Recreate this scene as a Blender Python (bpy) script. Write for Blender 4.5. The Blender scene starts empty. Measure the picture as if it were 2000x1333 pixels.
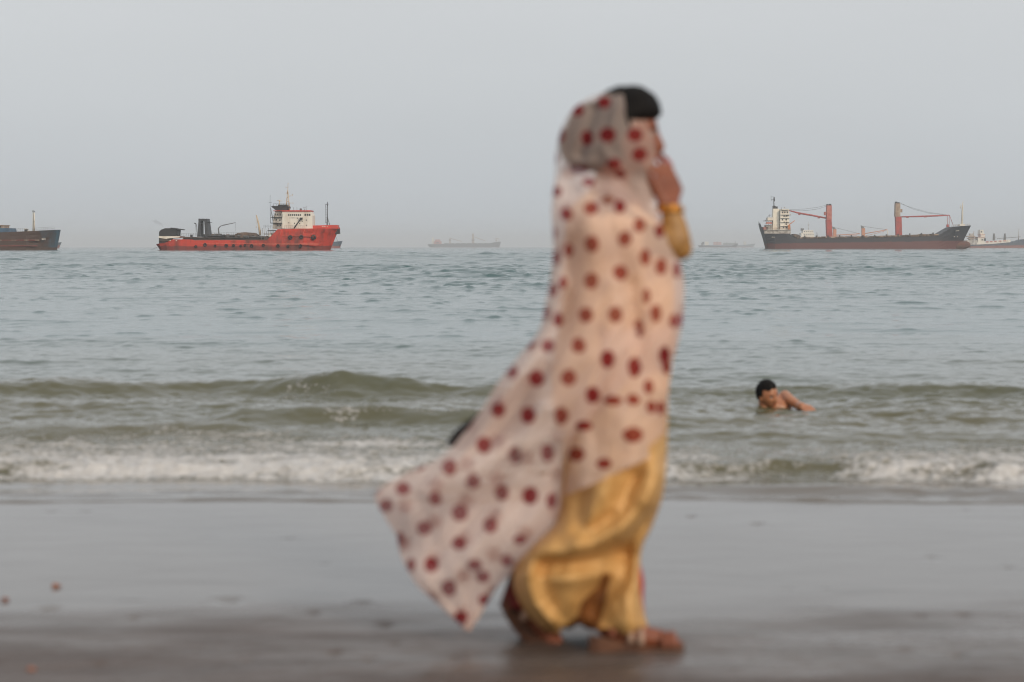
import bpy, math, random
import numpy as np
from mathutils import Vector, Matrix
R = math.radians
rng = np.random.RandomState(7)
random.seed(7)
scene = bpy.context.scene
C = scene.collection

# ---------------------------------------------------------------- camera
CAM_H, F = 1.15, 3889.0           # eye height (m), focal length in pixels of a 2000 px wide frame
PITCH = math.atan(183.5 / F)
cd = bpy.data.cameras.new('camera'); cam = bpy.data.objects.new('camera', cd); C.objects.link(cam)
cam.location = (0, 0, CAM_H); cam.rotation_euler = (math.pi / 2 - PITCH, 0, 0)
cd.sensor_width = 36; cd.lens = 70.0; cd.clip_start = 0.1; cd.clip_end = 40000
cd.dof.use_dof = True; cd.dof.focus_distance = 150; cd.dof.aperture_fstop = 2.5
scene.camera = cam

# ---------------------------------------------------------------- sky, sun, exposure
SUN_EL, SUN_AZ = R(24), R(150)     # azimuth clockwise from +Y (north): behind the camera, to the right
w = bpy.data.worlds.new('World'); scene.world = w; w.use_nodes = True
nt = w.node_tree; N = nt.nodes; N.clear()
out = N.new('ShaderNodeOutputWorld'); bg = N.new('ShaderNodeBackground'); bg.inputs[1].default_value = 0.1
sky = N.new('ShaderNodeTexSky'); sky.sky_type = 'NISHITA'; sky.sun_disc = False
sky.sun_elevation = SUN_EL; sky.sun_rotation = SUN_AZ; sky.dust_density = 5; sky.air_density = 1.3
tc = N.new('ShaderNodeTexCoord'); sep = N.new('ShaderNodeSeparateXYZ'); ramp = N.new('ShaderNodeValToRGB')
nt.links.new(tc.outputs['Generated'], sep.inputs[0]); nt.links.new(sep.outputs['Z'], ramp.inputs[0])
cr = ramp.color_ramp                # the milky overcast: paler overhead, greyer at the horizon
cr.elements[0].position = 0.0; cr.elements[0].color = (0.695, 0.75, 0.80, 1)
cr.elements[1].position = 1.0; cr.elements[1].color = (0.94, 0.95, 0.96, 1)
e = cr.elements.new(0.12); e.color = (0.79, 0.815, 0.845, 1)
mul = N.new('ShaderNodeVectorMath'); mul.operation = 'SCALE'; mul.inputs['Scale'].default_value = 8.3
nz = N.new('ShaderNodeTexNoise'); nz.inputs['Scale'].default_value = 2.2; nz.inputs['Detail'].default_value = 3
mp = N.new('ShaderNodeMapping'); mp.inputs['Scale'].default_value = (1, 1, 4)
nt.links.new(tc.outputs['Generated'], mp.inputs[0]); nt.links.new(mp.outputs[0], nz.inputs[0])
mr = N.new('ShaderNodeMapRange'); mr.inputs[1].default_value = .3; mr.inputs[2].default_value = .7
mr.inputs[3].default_value = .965; mr.inputs[4].default_value = 1.035
nt.links.new(nz.outputs[0], mr.inputs[0])
m2 = N.new('ShaderNodeVectorMath'); m2.operation = 'SCALE'
nt.links.new(ramp.outputs[0], mul.inputs[0]); nt.links.new(mul.outputs[0], m2.inputs[0]); nt.links.new(mr.outputs[0], m2.inputs['Scale'])
mix = N.new('ShaderNodeMix'); mix.data_type = 'RGBA'; mix.inputs[0].default_value = 0.90
nt.links.new(sky.outputs[0], mix.inputs[6]); nt.links.new(m2.outputs[0], mix.inputs[7])
nt.links.new(mix.outputs[2], bg.inputs[0]); nt.links.new(bg.outputs[0], out.inputs[0])

sl = bpy.data.lights.new('sun', 'SUN'); sl.energy = 1.9; sl.angle = R(14); sl.color = (1.0, 0.85, 0.68)
so = bpy.data.objects.new('sun', sl); C.objects.link(so)
sd = Vector((math.sin(SUN_AZ) * math.cos(SUN_EL), math.cos(SUN_AZ) * math.cos(SUN_EL), math.sin(SUN_EL)))
so.rotation_euler = sd.to_track_quat('Z', 'Y').to_euler(); so.location = (5, -10, 12)
vs = scene.view_settings
vs.view_transform = 'Standard'; vs.look = 'None'; vs.exposure = 0.0; vs.gamma = 1; vs.use_curve_mapping = False
scene.cycles.max_bounces = 8; scene.cycles.transparent_max_bounces = 16; scene.cycles.volume_bounces = 0
scene.cycles.use_denoising = True; scene.cycles.filter_width = 1.1

# ---------------------------------------------------------------- helpers
UP = Vector((0, math.sin(PITCH), math.cos(PITCH))); FW = Vector((0, math.cos(PITCH), -math.sin(PITCH)))
def P(px, py, D):                   # a point of the place: pixel of the photograph and its real distance
    d = FW + Vector((1, 0, 0)) * ((px - 1000) / F) + UP * ((666.5 - py) / F)
    return Vector((0, 0, CAM_H)) + d * (D / d.y)
def Pn(px, py, D):                  # the same for arrays
    px = np.asarray(px, float); py = np.asarray(py, float); D = np.asarray(D, float) + 0 * px
    u = (px - 1000) / F; v = (666.5 - py) / F
    dy = FW.y + UP.y * v; dz = FW.z + UP.z * v
    return np.stack([u * D / dy, D + 0 * u, CAM_H + dz * D / dy], -1)
def dist(py): return CAM_H * F / (py - 483.0)    # ground distance of a pixel row

def tag(o, label=None, cat=None, group=None, kind=None):
    if label: o['label'] = label
    if cat: o['category'] = cat
    if group: o['group'] = group
    if kind: o['kind'] = kind
    return o
def empty(name, loc, label, cat, group=None):
    o = bpy.data.objects.new(name, None); C.objects.link(o); o.location = loc
    o.empty_display_size = 0.2
    return tag(o, label, cat, group)
def np_mesh(name, V, Fq, mats, parent=None, smooth=True, world=False):
    me = bpy.data.meshes.new(name)
    V = np.asarray(V, np.float32).reshape(-1, 3); Fq = np.asarray(Fq, np.int32)
    me.vertices.add(len(V)); me.vertices.foreach_set('co', V.ravel())
    k = Fq.shape[1]
    me.loops.add(Fq.size); me.loops.foreach_set('vertex_index', Fq.ravel())
    me.polygons.add(len(Fq)); me.polygons.foreach_set('loop_start', np.arange(len(Fq), dtype=np.int32) * k)
    me.polygons.foreach_set('loop_total', np.full(len(Fq), k, np.int32))
    me.polygons.foreach_set('use_smooth', np.full(len(Fq), smooth))
    me.update(calc_edges=True); me.validate()
    for m in (mats if isinstance(mats, (list, tuple)) else [mats]): me.materials.append(m)
    o = bpy.data.objects.new(name, me); C.objects.link(o)
    if parent: o.parent = parent
    return o
def grid_faces(nr, nc, wrap=False):
    i = np.arange(nr - 1)[:, None]; j = np.arange(nc if wrap else nc - 1)[None]
    j2 = (j + 1) % nc
    return np.stack([i * nc + j, i * nc + j2, (i + 1) * nc + j2, (i + 1) * nc + j], -1).reshape(-1, 4)
def attr(o, name, vals):
    a = o.data.attributes.new(name, 'FLOAT', 'POINT'); a.data.foreach_set('value', np.asarray(vals, np.float32).ravel())

class MB:                            # collects shapes, links them as ONE mesh
    def __init__(s): s.v = []; s.f = []; s.m = []; s.sm = []; s.starts = []
    def add(s, V, Fc, m=0, sm=False):
        b = len(s.v); s.starts.append(b); s.v += [tuple(map(float, q)) for q in V]
        for f in Fc: s.f.append([b + i for i in f]); s.m.append(m); s.sm.append(sm)
        return s
    def box(s, x0, x1, y0, y1, z0, z1, m=0, tx=0, ty=0):       # tx, ty: how much narrower the top is on each side
        V = [(x0, y0, z0), (x1, y0, z0), (x1, y1, z0), (x0, y1, z0), (x0 + tx, y0 + ty, z1), (x1 - tx, y0 + ty, z1), (x1 - tx, y1 - ty, z1), (x0 + tx, y1 - ty, z1)]
        return s.add(V, [(3, 2, 1, 0), (4, 5, 6, 7), (0, 1, 5, 4), (1, 2, 6, 5), (2, 3, 7, 6), (3, 0, 4, 7)], m)
    def prism(s, poly, y0, y1, m=0, ins=0):                    # outline in x,z extruded along y
        n = len(poly)
        a = sum(poly[i][0] * poly[(i + 1) % n][1] - poly[(i + 1) % n][0] * poly[i][1] for i in range(n))
        if a < 0: poly = poly[::-1]
        V = [(x, y0, z) for x, z in poly] + [(x, y1, z) for x, z in poly]
        Fc = [tuple(range(n)), tuple(range(2 * n - 1, n - 1, -1))] + [(i, i + n, (i + 1) % n + n, (i + 1) % n) for i in range(n)]
        return s.add(V, Fc, m)
    def tube(s, pts, r, n=8, m=0, cap=True):
        pts = [Vector(p) for p in pts]; rs = r if isinstance(r, (list, tuple)) else [r] * len(pts)
        V = []; Fc = []
        ref = None
        for i, p in enumerate(pts):
            t = (pts[min(i + 1, len(pts) - 1)] - pts[max(i - 1, 0)]).normalized()
            if ref is None: ref = Vector((0, 0, 1)) if abs(t.z) < .9 else Vector((1, 0, 0))
            a = t.cross(ref).normalized(); b = t.cross(a).normalized(); ref = -b if False else ref
            for k in range(n):
                q = 2 * math.pi * k / n
                V.append(p + a * math.cos(q) * rs[i] + b * math.sin(q) * rs[i])
        for i in range(len(pts) - 1):
            for k in range(n):
                k2 = (k + 1) % n
                Fc.append((i * n + k, i * n + k2, (i + 1) * n + k2, (i + 1) * n + k))
        if cap: Fc += [tuple(range(n - 1, -1, -1)), tuple(range((len(pts) - 1) * n, len(pts) * n))]
        return s.add(V, Fc, m, True)
    def ball(s, c, rad, m=0, nu=12, nv=8):
        if not hasattr(rad, '__len__'): rad = (rad,) * 3
        V = [(c[0], c[1], c[2] - rad[2])]
        for i in range(1, nv):
            a = math.pi * i / nv - math.pi / 2
            for k in range(nu):
                q = 2 * math.pi * k / nu
                V.append((c[0] + rad[0] * math.cos(a) * math.cos(q), c[1] + rad[1] * math.cos(a) * math.sin(q), c[2] + rad[2] * math.sin(a)))
        V.append((c[0], c[1], c[2] + rad[2])); L = len(V) - 1; Fc = []
        for k in range(nu):
            k2 = (k + 1) % nu
            Fc.append((0, 1 + k2, 1 + k)); Fc.append((L, L - nu + k, L - nu + k2))
            for i in range(nv - 2): b = 1 + i * nu; Fc.append((b + k, b + k2, b + nu + k2, b + nu + k))
        return s.add(V, Fc, m, True)
    def torus(s, c, R0, r0, m=0, axis='y', n=18, k=8):
        V = []; Fc = []
        for i in range(n):
            a = 2 * math.pi * i / n
            for j in range(k):
                b = 2 * math.pi * j / k; rr = R0 + r0 * math.cos(b); h = r0 * math.sin(b)
                V.append((c[0] + rr * math.cos(a), c[1] + h, c[2] + rr * math.sin(a)) if axis == 'y' else (c[0] + rr * math.cos(a), c[1] + rr * math.sin(a), c[2] + h))
        for i in range(n):
            for j in range(k):
                Fc.append((i * k + j, i * k + (j + 1) % k, ((i + 1) % n) * k + (j + 1) % k, ((i + 1) % n) * k + j))
        return s.add(V, Fc, m, True)
    def each(s, name, mats, parent=None):                     # every shape collected becomes a mesh of its own
        import copy as _c; nv = [i for i in s.starts] + [len(s.v)]
        for a, b2 in zip(nv[:-1], nv[1:]):
            q = MB(); q.v = s.v[a:b2]
            for f, m, sm in zip(s.f, s.m, s.sm):
                if a <= f[0] < b2: q.f.append([i - a for i in f]); q.m.append(m); q.sm.append(sm)
            q.build(name, mats, parent)
    def build(s, name, mats, parent=None, label=None):
        me = bpy.data.meshes.new(name); me.from_pydata(s.v, [], s.f)
        for m in (mats if isinstance(mats, (list, tuple)) else [mats]): me.materials.append(m)
        me.polygons.foreach_set('material_index', s.m); me.polygons.foreach_set('use_smooth', s.sm); me.update()
        o = bpy.data.objects.new(name, me); C.objects.link(o)
        if parent: o.parent = parent
        if label: o['label'] = label
        return o

# value noise (vectorised)
def _h(ix, iy, s):
    n = (ix.astype(np.int64) * 374761393 + iy.astype(np.int64) * 668265263 + s * 974711) & 0x7fffffff
    n = ((n ^ (n >> 13)) * 1274126177) & 0x7fffffff
    return ((n ^ (n >> 16)) & 0xffff) / 65535.0
def vnoise(x, y, s=0):
    x = np.asarray(x, float); y = np.asarray(y, float) + 0 * x; x = x + 0 * y
    ix = np.floor(x); iy = np.floor(y); fx = x - ix; fy = y - iy
    fx = fx * fx * (3 - 2 * fx); fy = fy * fy * (3 - 2 * fy)
    a = _h(ix, iy, s); b = _h(ix + 1, iy, s); c = _h(ix, iy + 1, s); d = _h(ix + 1, iy + 1, s)
    return (a + (b - a) * fx + (c - a) * fy + (a - b - c + d) * fx * fy) * 2 - 1
def fbm(x, y, o=4, s=0):
    r = 0; a = 1.0; t = 0
    for i in range(o): r = r + a * vnoise(np.asarray(x) * 2 ** i + 17.3 * i, np.asarray(y) * 2 ** i + 9.1 * i, s + i); t += a; a *= .5
    return r / t
def sstep(a, b, x): t = np.clip((x - a) / (b - a), 0, 1); return t * t * (3 - 2 * t)

# ---------------------------------------------------------------- materials
def nodes(m):
    m.use_nodes = True; return m.node_tree, m.node_tree.nodes['Principled BSDF']
def tex_noise(t, scale, detail=4, coord='Object', stretch=None, rough=.5):
    c = t.nodes.new('ShaderNodeTexCoord'); n = t.nodes.new('ShaderNodeTexNoise')
    n.inputs['Scale'].default_value = scale; n.inputs['Detail'].default_value = detail; n.inputs['Roughness'].default_value = rough
    if stretch:
        mp = t.nodes.new('ShaderNodeMapping'); mp.inputs['Scale'].default_value = stretch
        t.links.new(c.outputs[coord], mp.inputs[0]); t.links.new(mp.outputs[0], n.inputs[0])
    else: t.links.new(c.outputs[coord], n.inputs[0])
    return n.outputs[0]
def maprange(t, src, a, b, c=0., d=1.):
    n = t.nodes.new('ShaderNodeMapRange')
    for i, v in zip((1, 2, 3, 4), (a, b, c, d)): n.inputs[i].default_value = v
    t.links.new(src, n.inputs[0]); return n.outputs[0]
def mixc(t, fac, a, b):
    n = t.nodes.new('ShaderNodeMix'); n.data_type = 'RGBA'
    for s, k in ((fac, 0), (a, 6), (b, 7)):
        if hasattr(s, 'is_output'): t.links.new(s, n.inputs[k])
        elif k == 0: n.inputs[0].default_value = s
        else: n.inputs[k].default_value = (*s, 1)
    return n.outputs[2]
def math_(t, op, a, b=None, c=None):
    n = t.nodes.new('ShaderNodeMath'); n.operation = op
    for i, s in enumerate((a, b, c)):
        if s is None: continue
        if hasattr(s, 'is_output'): t.links.new(s, n.inputs[i])
        else: n.inputs[i].default_value = s
    return n.outputs[0]
def attr_node(t, name):
    n = t.nodes.new('ShaderNodeAttribute'); n.attribute_name = name; return n.outputs['Fac']
def bump(t, bsdf, h, strength, distance):
    n = t.nodes.new('ShaderNodeBump'); n.inputs['Strength'].default_value = strength; n.inputs['Distance'].default_value = distance
    t.links.new(h, n.inputs['Height']); t.links.new(n.outputs[0], bsdf.inputs['Normal']); return n
def M(name, col, rough=.6, metal=0., col2=None, scale=1., lo=.42, hi=.62, stretch=None, bmp=0, spec=.5):
    m = bpy.data.materials.new(name); t, b = nodes(m)
    b.inputs['Roughness'].default_value = rough; b.inputs['Metallic'].default_value = metal
    b.inputs['Specular IOR Level'].default_value = spec
    n = tex_noise(t, scale, 5, 'Object', stretch, .6)
    col2 = col2 or tuple(c * .75 for c in col)
    t.links.new(mixc(t, maprange(t, n, lo, hi), col, col2), b.inputs['Base Color'])
    if bmp: bump(t, b, n, .5, bmp)
    return m
def hull_mat(name, top, boot, rust, zl, slope=0., amount=(.5, .68), extra=None):
    """paint above a waterline band, band below, rust streaks running down"""
    m = bpy.data.materials.new(name); t, b = nodes(m); b.inputs['Roughness'].default_value = .6
    c = t.nodes.new('ShaderNodeTexCoord'); s = t.nodes.new('ShaderNodeSeparateXYZ'); t.links.new(c.outputs['Object'], s.inputs[0])
    z = math_(t, 'SUBTRACT', s.outputs['Z'], math_(t, 'MULTIPLY', s.outputs['X'], slope))
    wob = math_(t, 'MULTIPLY', tex_noise(t, .25, 4), 1.2)
    band = maprange(t, math_(t, 'ADD', z, math_(t, 'SUBTRACT', wob, .6)), zl - .15, zl + .15)
    col = mixc(t, band, boot, top)
    if extra:                       # a patch of other paint between two x positions
        x0, x1, c3 = extra
        col = mixc(t, maprange(t, math_(t, 'ADD', s.outputs['X'], math_(t, 'MULTIPLY', tex_noise(t, .3, 5), 14)), x0, x1), col, c3)
    streak = tex_noise(t, .55, 6, 'Object', (1, 1, .22), .65)
    big = tex_noise(t, .09, 3)
    fac = maprange(t, math_(t, 'ADD', math_(t, 'MULTIPLY', streak, .65), math_(t, 'MULTIPLY', big, .4)), *amount)
    low = maprange(t, z, 0, zl * 2.2 + 1, .35, 0)
    fac = math_(t, 'MINIMUM', math_(t, 'ADD', fac, math_(t, 'MULTIPLY', low, streak)), .9)
    t.links.new(mixc(t, fac, col, rust), b.inputs['Base Color'])
    return m

MT = {}
MT['black'] = M('black_steel', (.025, .027, .03), .6)
MT['grey'] = M('grey_steel', (.12, .13, .14), .6, col2=(.07, .06, .05))
MT['dark'] = M('dark_deck', (.07, .06, .055), .8, col2=(.13, .08, .05), scale=.6)
MT['rust'] = M('rust_steel', (.16, .08, .05), .85, col2=(.07, .05, .04), scale=.5)
MT['brown'] = M('brown_cargo', (.17, .12, .09), .9, col2=(.08, .065, .06), scale=.8)
MT['white'] = M('white_paint', (.74, .70, .62), .55, col2=(.55, .47, .38), scale=.35, lo=.52, hi=.75, stretch=(1, 1, .3))
MT['dirty'] = M('dirty_white', (.5, .47, .43), .7, col2=(.2, .17, .15), scale=.5)
MT['cream'] = M('cream_paint', (.62, .5, .36), .6, col2=(.4, .28, .17), scale=.7)
MT['glass'] = M('dark_glass', (.02, .025, .03), .15)
MT['redp'] = M('red_paint', (.62, .05, .03), .5, col2=(.4, .05, .035), scale=.4)
MT['crane'] = M('crane_red', (.42, .07, .06), .6, col2=(.3, .07, .06), scale=.4)
MT['cranep'] = M('crane_faded', (.5, .2, .16), .7, col2=(.4, .1, .09), scale=.5)
MT['tan'] = M('tan_paint', (.42, .33, .25), .7, col2=(.3, .2, .15), scale=.5)
MT['orange'] = M('orange_paint', (.6, .2, .06), .6, col2=(.45, .18, .09))
MT['tyre'] = M('tyre_rubber', (.02, .02, .022), .9)
MT['blue'] = M('blue_paint', (.05, .12, .2), .6, col2=(.03, .07, .12), scale=.4)

# ---------------------------------------------------------------- haze
hz = MB().box(-6200, 6200, -60, 12400, -3.2, 62)
hzm = bpy.data.materials.new('haze_air'); hzm.use_nodes = True; t = hzm.node_tree
t.nodes.remove(t.nodes['Principled BSDF']); pv = t.nodes.new('ShaderNodeVolumePrincipled')
pv.inputs['Density'].default_value = 0.000165; pv.inputs['Color'].default_value = (.92, .965, 1, 1)
pv.inputs['Anisotropy'].default_value = 0.0
t.links.new(pv.outputs[0], t.nodes['Material Output'].inputs['Volume'])
haze = hz.build('haze', hzm); tag(haze, 'pale evening haze over the sea', None, None, 'stuff')

# ---------------------------------------------------------------- sand
def sand_z(X, Y):
    z = -0.045 * np.clip(Y - 9.25, 0, 30) + 0.0015 * fbm(X * .9, Y * 1.6, 3, 5)
    return z + .012 * sstep(6.1, 4.9, Y)
PITS = [(700, 1185, 42, 9, .012), (610, 1203, 26, 7, .007), (530, 1218, 40, 10, .012), (745, 1225, 34, 9, .012), (770, 1267, 26, 9, .010), (650, 1285, 24, 8, .010),
        (720, 1298, 22, 8, .010), (95, 1002, 22, 3, .004), (160, 1002, 24, 3, .004), (400, 1055, 36, 4, .005), (560, 1055, 26, 4, .005), (630, 1106, 28, 4, .004),
        (90, 1195, 40, 7, .006), (250, 1180, 40, 7, .006), (150, 1238, 30, 7, .008), (440, 1178, 60, 10, .006), (115, 1223, 24, 6, .006), (260, 1212, 24, 6, .006),
        (1825, 1093, 28, 6, .007), (1540, 1156, 36, 4, .005), (1620, 1156, 28, 4, .005), (1975, 1113, 26, 5, .006), (1800, 1208, 30, 6, .007), (1890, 1206, 30, 6, .007),
        (1700, 1205, 26, 6, .006), (1770, 1278, 34, 9, .009), (1560, 1206, 30, 5, .005), (1880, 1290, 30, 9, .009), (1890, 1000, 12, 4, .005), (1353, 1012, 22, 4, .006),
        (1485, 1027, 26, 4, .005), (1690, 1253, 30, 8, .007), (1395, 1282, 30, 9, .008), (300, 1290, 34, 9, .008), (180, 1310, 30, 9, .008), (480, 1300, 30, 9, .008)]
ys = np.concatenate([np.arange(-40, 2, 2.), np.arange(2, 4.8, .1), np.arange(4.8, 9.7, .013), np.arange(9.7, 30, .6), np.array([40., 80., 200.])])
sg = np.linspace(-1, 1, 560); sx = np.sign(sg) * (np.abs(sg) * .62 + .38 * np.abs(sg) ** 6)
YY, SS = np.meshgrid(ys, sx, indexing='ij')
XX = SS * (4.0 + .12 * np.clip(YY, 0, 99) + 60 * np.clip((np.abs(SS) - .62) / .38, 0, 1) ** 2)
ZZ = sand_z(XX, YY)
for (px, py, a, b, dep) in PITS:
    D = dist(py); x0 = (px - 1000) / F * D; sxp = a * .5 * D / F; syp = b * .5 * D * D / (F * CAM_H)
    rr = ((XX - x0) / sxp) ** 2 + ((YY - D) / syp) ** 2 + 2.2 * fbm(XX * 11 + px, YY * 9, 3, 3)
    ZZ += -.65 * dep * np.exp(-np.clip(rr, -.6, 20)) + dep * .25 * np.exp(-((rr - 2.6) / 1.1) ** 2) * (YY > D)
near = sstep(6.25, 5.7, YY + .25 * fbm(XX * 1.2, YY * 2.5, 3, 11))
ZZ += near * (.0045 * fbm(XX * 9, YY * 9, 4, 21) + .003 * fbm(XX * 35, YY * 35, 2, 22)) + .0006 * fbm(XX * 5, YY * 14, 3, 31) * sstep(4, 6, YY)
sand_m = bpy.data.materials.new('wet_sand'); t, b = nodes(sand_m)
geo = t.nodes.new('ShaderNodeNewGeometry'); sp = t.nodes.new('ShaderNodeSeparateXYZ'); t.links.new(geo.outputs['Position'], sp.inputs[0])
n1 = tex_noise(t, 1.1, 5, 'Object', (.35, 1.3, 1)); n2 = tex_noise(t, 90, 3); n3 = tex_noise(t, 5, 6, 'Object', (.4, 1.6, 1))
n4 = tex_noise(t, 3.2, 5, 'Object', (.45, 2.2, 1), .65)
dry = maprange(t, math_(t, 'ADD', math_(t, 'ADD', sp.outputs['Y'], math_(t, 'MULTIPLY', n1, 2.4)), math_(t, 'MULTIPLY', n4, 2.2)), 7.45, 9.0, 1, 0)      # drained sand up the beach
wet = mixc(t, maprange(t, n3, .35, .7), (.18, .168, .158), (.14, .128, .118))
dryc = mixc(t, maprange(t, n3, .35, .65), (.108, .078, .064), (.070, .049, .039))
colr = mixc(t, dry, wet, dryc)
colr = mixc(t, maprange(t, n2, .45, .75, 0, .5), colr, (.09, .07, .06))
t.links.new(colr, b.inputs['Base Color'])
t.links.new(math_(t, 'ADD', math_(t, 'MULTIPLY', dry, .42), maprange(t, n3, .3, .7, .04, .11)), b.inputs['Roughness'])
b.inputs['IOR'].default_value = 1.36
hh = math_(t, 'ADD', math_(t, 'MULTIPLY', tex_noise(t, 7, 6, 'Object', (.35, 2, 1), .62), 1.0), math_(t, 'MULTIPLY', n2, .12))
bump(t, b, hh, .24, .003)
sand = np_mesh('sand_beach', np.stack([XX, YY, ZZ], -1), grid_faces(len(ys), len(sx)), sand_m); tag(sand, kind='structure')

# ---------------------------------------------------------------- sea
def lerp_tab(x, tab): a = np.array(tab, float); return np.interp(x, a[:, 0], a[:, 1])
yr = [8.75]
while yr[-1] < 16.8: yr.append(yr[-1] + .02)
while yr[-1] < 120: yr.append(yr[-1] * 1.0022)
while yr[-1] < 450: yr.append(yr[-1] * 1.003)
while yr[-1] < 1500: yr.append(yr[-1] * 1.006)
while yr[-1] < 12000: yr.append(yr[-1] * 1.012)
yr = np.array(yr); nc = 760
sg = np.linspace(-1, 1, nc); sx = .33 * sg + .17 * sg ** 5
Y, S = np.meshgrid(yr, sx, indexing='ij'); X = S * (Y + 5)
cell = np.gradient(yr)[:, None]
Z = np.zeros_like(X); Zs = np.zeros_like(X); Zm = np.zeros_like(X)
ncomp = 130
lam = np.exp(rng.uniform(math.log(.20), math.log(7), ncomp)); lam[:10] = rng.uniform(5, 12, 10)
for L in lam:
    th = rng.normal(0, .78 if L < 2 else .5); k = 2 * math.pi / L
    a = .013 / k
    if L > 4: a *= .6
    fade = np.clip((L / (cell * 1.8)) - .7, 0, 1)
    ok = fade[:, 0] > 0
    ph = k * (math.sin(th) * X[ok] + math.cos(th) * Y[ok]) + rng.uniform(0, 6.28)
    if L < 1.1: Zs[ok] += (L ** .5 * fade[ok]) * np.sin(ph)
    elif L < 4.5: Zm[ok] += (L ** .8 * fade[ok]) * np.sin(ph)
    if L >= 1.1: Z[ok] += (a * fade[ok]) * (np.sin(ph) + .22 * np.cos(2 * ph))
# short chop: flat water with sparse sharp wavelets
sig = Zs[(yr > 20) & (yr < 30)].std(); Zs /= sig; Zm /= Zm[(yr > 60) & (yr < 120)].std()
patchy = .90 + .50 * fbm(X / 3.5, Y / 7, 3, 75) + .35 * fbm(X / 22, Y / 50, 2, 76)
Z += np.interp(Y, [10, 18, 35, 80, 250], [.010, .009, .0115, .024, .042]) * np.exp(.62 * np.clip(Zs, -3, 3)) * np.clip(patchy, .2, 1.6)
Z += np.interp(Y, [50, 110, 350, 1200], [0, .018, .050, .11]) * np.exp(.6 * np.clip(Zm, -3, 3)) * np.clip(patchy, .2, 1.6)
gust = .75 + .55 * fbm(X / 14, Y / 30, 3, 77) + .25 * fbm(X / 60, Y / 110, 2, 78)
Z *= np.clip(gust, .2, 1.6) * (.08 + .30 * sstep(10.5, 14, Y) + .12 * sstep(16, 30, Y) + .50 * sstep(28, 75, Y))
def ridge(yc, A, wf, wb):
    d = Y - yc; return A * np.where(d < 0, np.exp(-(d / wf) ** 2), np.exp(-(d / wb) ** 2))
near_m = Y < 24
wob = .22 * fbm(X * .8, Y * 0 + 3, 3, 41)
A1 = lerp_tab(X, [(-9, .11), (-4.6, .14), (-3.9, .14), (-3.3, .13), (-2.8, .125), (-2.35, .09), (-1.95, .11), (-1.6, .145), (-1.35, .175), (-1.05, .165), (-.7, .125), (-.3, .09), (.6, .05), (1.5, .035), (2.2, .07), (2.8, .10), (3.6, .08), (9, .09)])
Z += ridge(15.0 + wob + lerp_tab(X, [(-4, -.1), (-2.3, .2), (-1.3, 0), (0, .2), (2, .5), (4, .1)]), A1 * (1.05 + .28 * fbm(X * 2.2, Y * 1.5, 4, 47)), .27, .8)
A1b = lerp_tab(X, [(-9, .05), (-3.4, .07), (-2.6, .055), (-2.1, .02), (-1, 0), (1.6, .0), (2.4, .05), (3.4, .05), (9, .05)])
Z += ridge(14.0 + .2 * fbm(X * .7, X * 0, 2, 44), A1b, .3, .55)
A2 = lerp_tab(X, [(-9, .0), (-3, .0), (-2.1, .015), (-1.75, .085), (-1.3, .125), (-.9, .12), (-.4, .10), (.2, .07), (1.0, .06), (1.35, .03), (2, .02), (3, .035), (9, .03)])
Z += ridge(12.85 + .12 * fbm(X * .9, X * 0, 3, 42), A2 * (1 + .2 * fbm(X * 2.4, Y * 1.5, 4, 48)), .22, .6)
A2b = lerp_tab(X, [(-9, .02), (-2.5, .05), (-1.7, .055), (-1.2, .02), (0, .015), (1, .03), (9, .03)])
Z += ridge(12.0 + .18 * fbm(X * 1.1, X * 0, 3, 45), A2b, .2, .4)
A3 = lerp_tab(X, [(-9, .045), (-3, .05), (-1, .05), (.6, .04), (.95, .045), (1.35, .06), (1.6, .05), (1.9, .075), (3, .07), (9, .07)])
yc3 = lerp_tab(X, [(-9, 10.15), (-2.4, 10.12), (-.4, 10.0), (.8, 10.0), (1.4, 10.15), (2.6, 9.78), (9, 9.9)]) + .10 * fbm(X * 1.3, X * 0, 3, 43)
Z += ridge(yc3, A3 * (1.15 + .45 * fbm(X * 3, Y * 3, 3, 46)), .10, .75)
# lumpy water between the breakers
calm = 1 - .85 * np.exp(-((X - 1.95) / .75) ** 2 - ((Y - 13.75) / .8) ** 2)
Z *= calm
Z += near_m * sstep(9.6, 11, Y) * (1 + (.9 + .7 * sstep(.8, 2, X)) * np.exp(-((Y - 14) / 2.2) ** 2)) * (.014 * fbm(X * 1.1, Y * 2.2, 4, 50) + .009 * fbm(X * 4, Y * 7, 3, 51) + .004 * fbm(X * 14, Y * 16, 2, 52))
# foam: where it lies
foam = sstep(-.36, -.22, Y - yc3 + .05 * fbm(X * 5, X * 0, 2, 60)) * (1 - .32 * sstep(.15, 1.3, Y - yc3)) * sstep(2.3, 1.1, Y - yc3 + .35 * fbm(X * 1.2, X * 0, 2, 66))
foam *= lerp_tab(X, [(-9, 1), (-3.2, .95), (0, 1.0), (.9, .8), (1.2, .55), (1.55, .35), (1.8, .85), (9, .95)])
foam *= 1 + .25 * fbm(X * 1.5, Y * 2.5, 3, 61)
def patch(x0, y0, a, b, v): return v * np.exp(-((X - x0) / a) ** 2 - ((Y - y0) / b) ** 2)
foam += patch(-1.62, 15.0, .17, .3, .40) + patch(-1.35, 14.85, .1, .16, .30) + patch(-1.1, 12.75, .12, .12, .38) + patch(-1.2, 12.85, .5, .06, .30) + patch(-.3, 12.8, .6, .07, .42)
foam += patch(-.75, 11.55, .35, .12, .45) + patch(-1.9, 12.6, .35, .1, .3) + patch(2.7, 13.2, .9, .1, .2)
foam = np.clip(foam, 0, 1.2)
rough_f = np.clip(foam, 0, 1) * sstep(12.2, 11.0, Y)
Z += rough_f * (.030 * np.abs(fbm(X * 9, Y * 9, 4, 70)) + .012 * fbm(X * 34, Y * 26, 2, 71) - .006)
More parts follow.
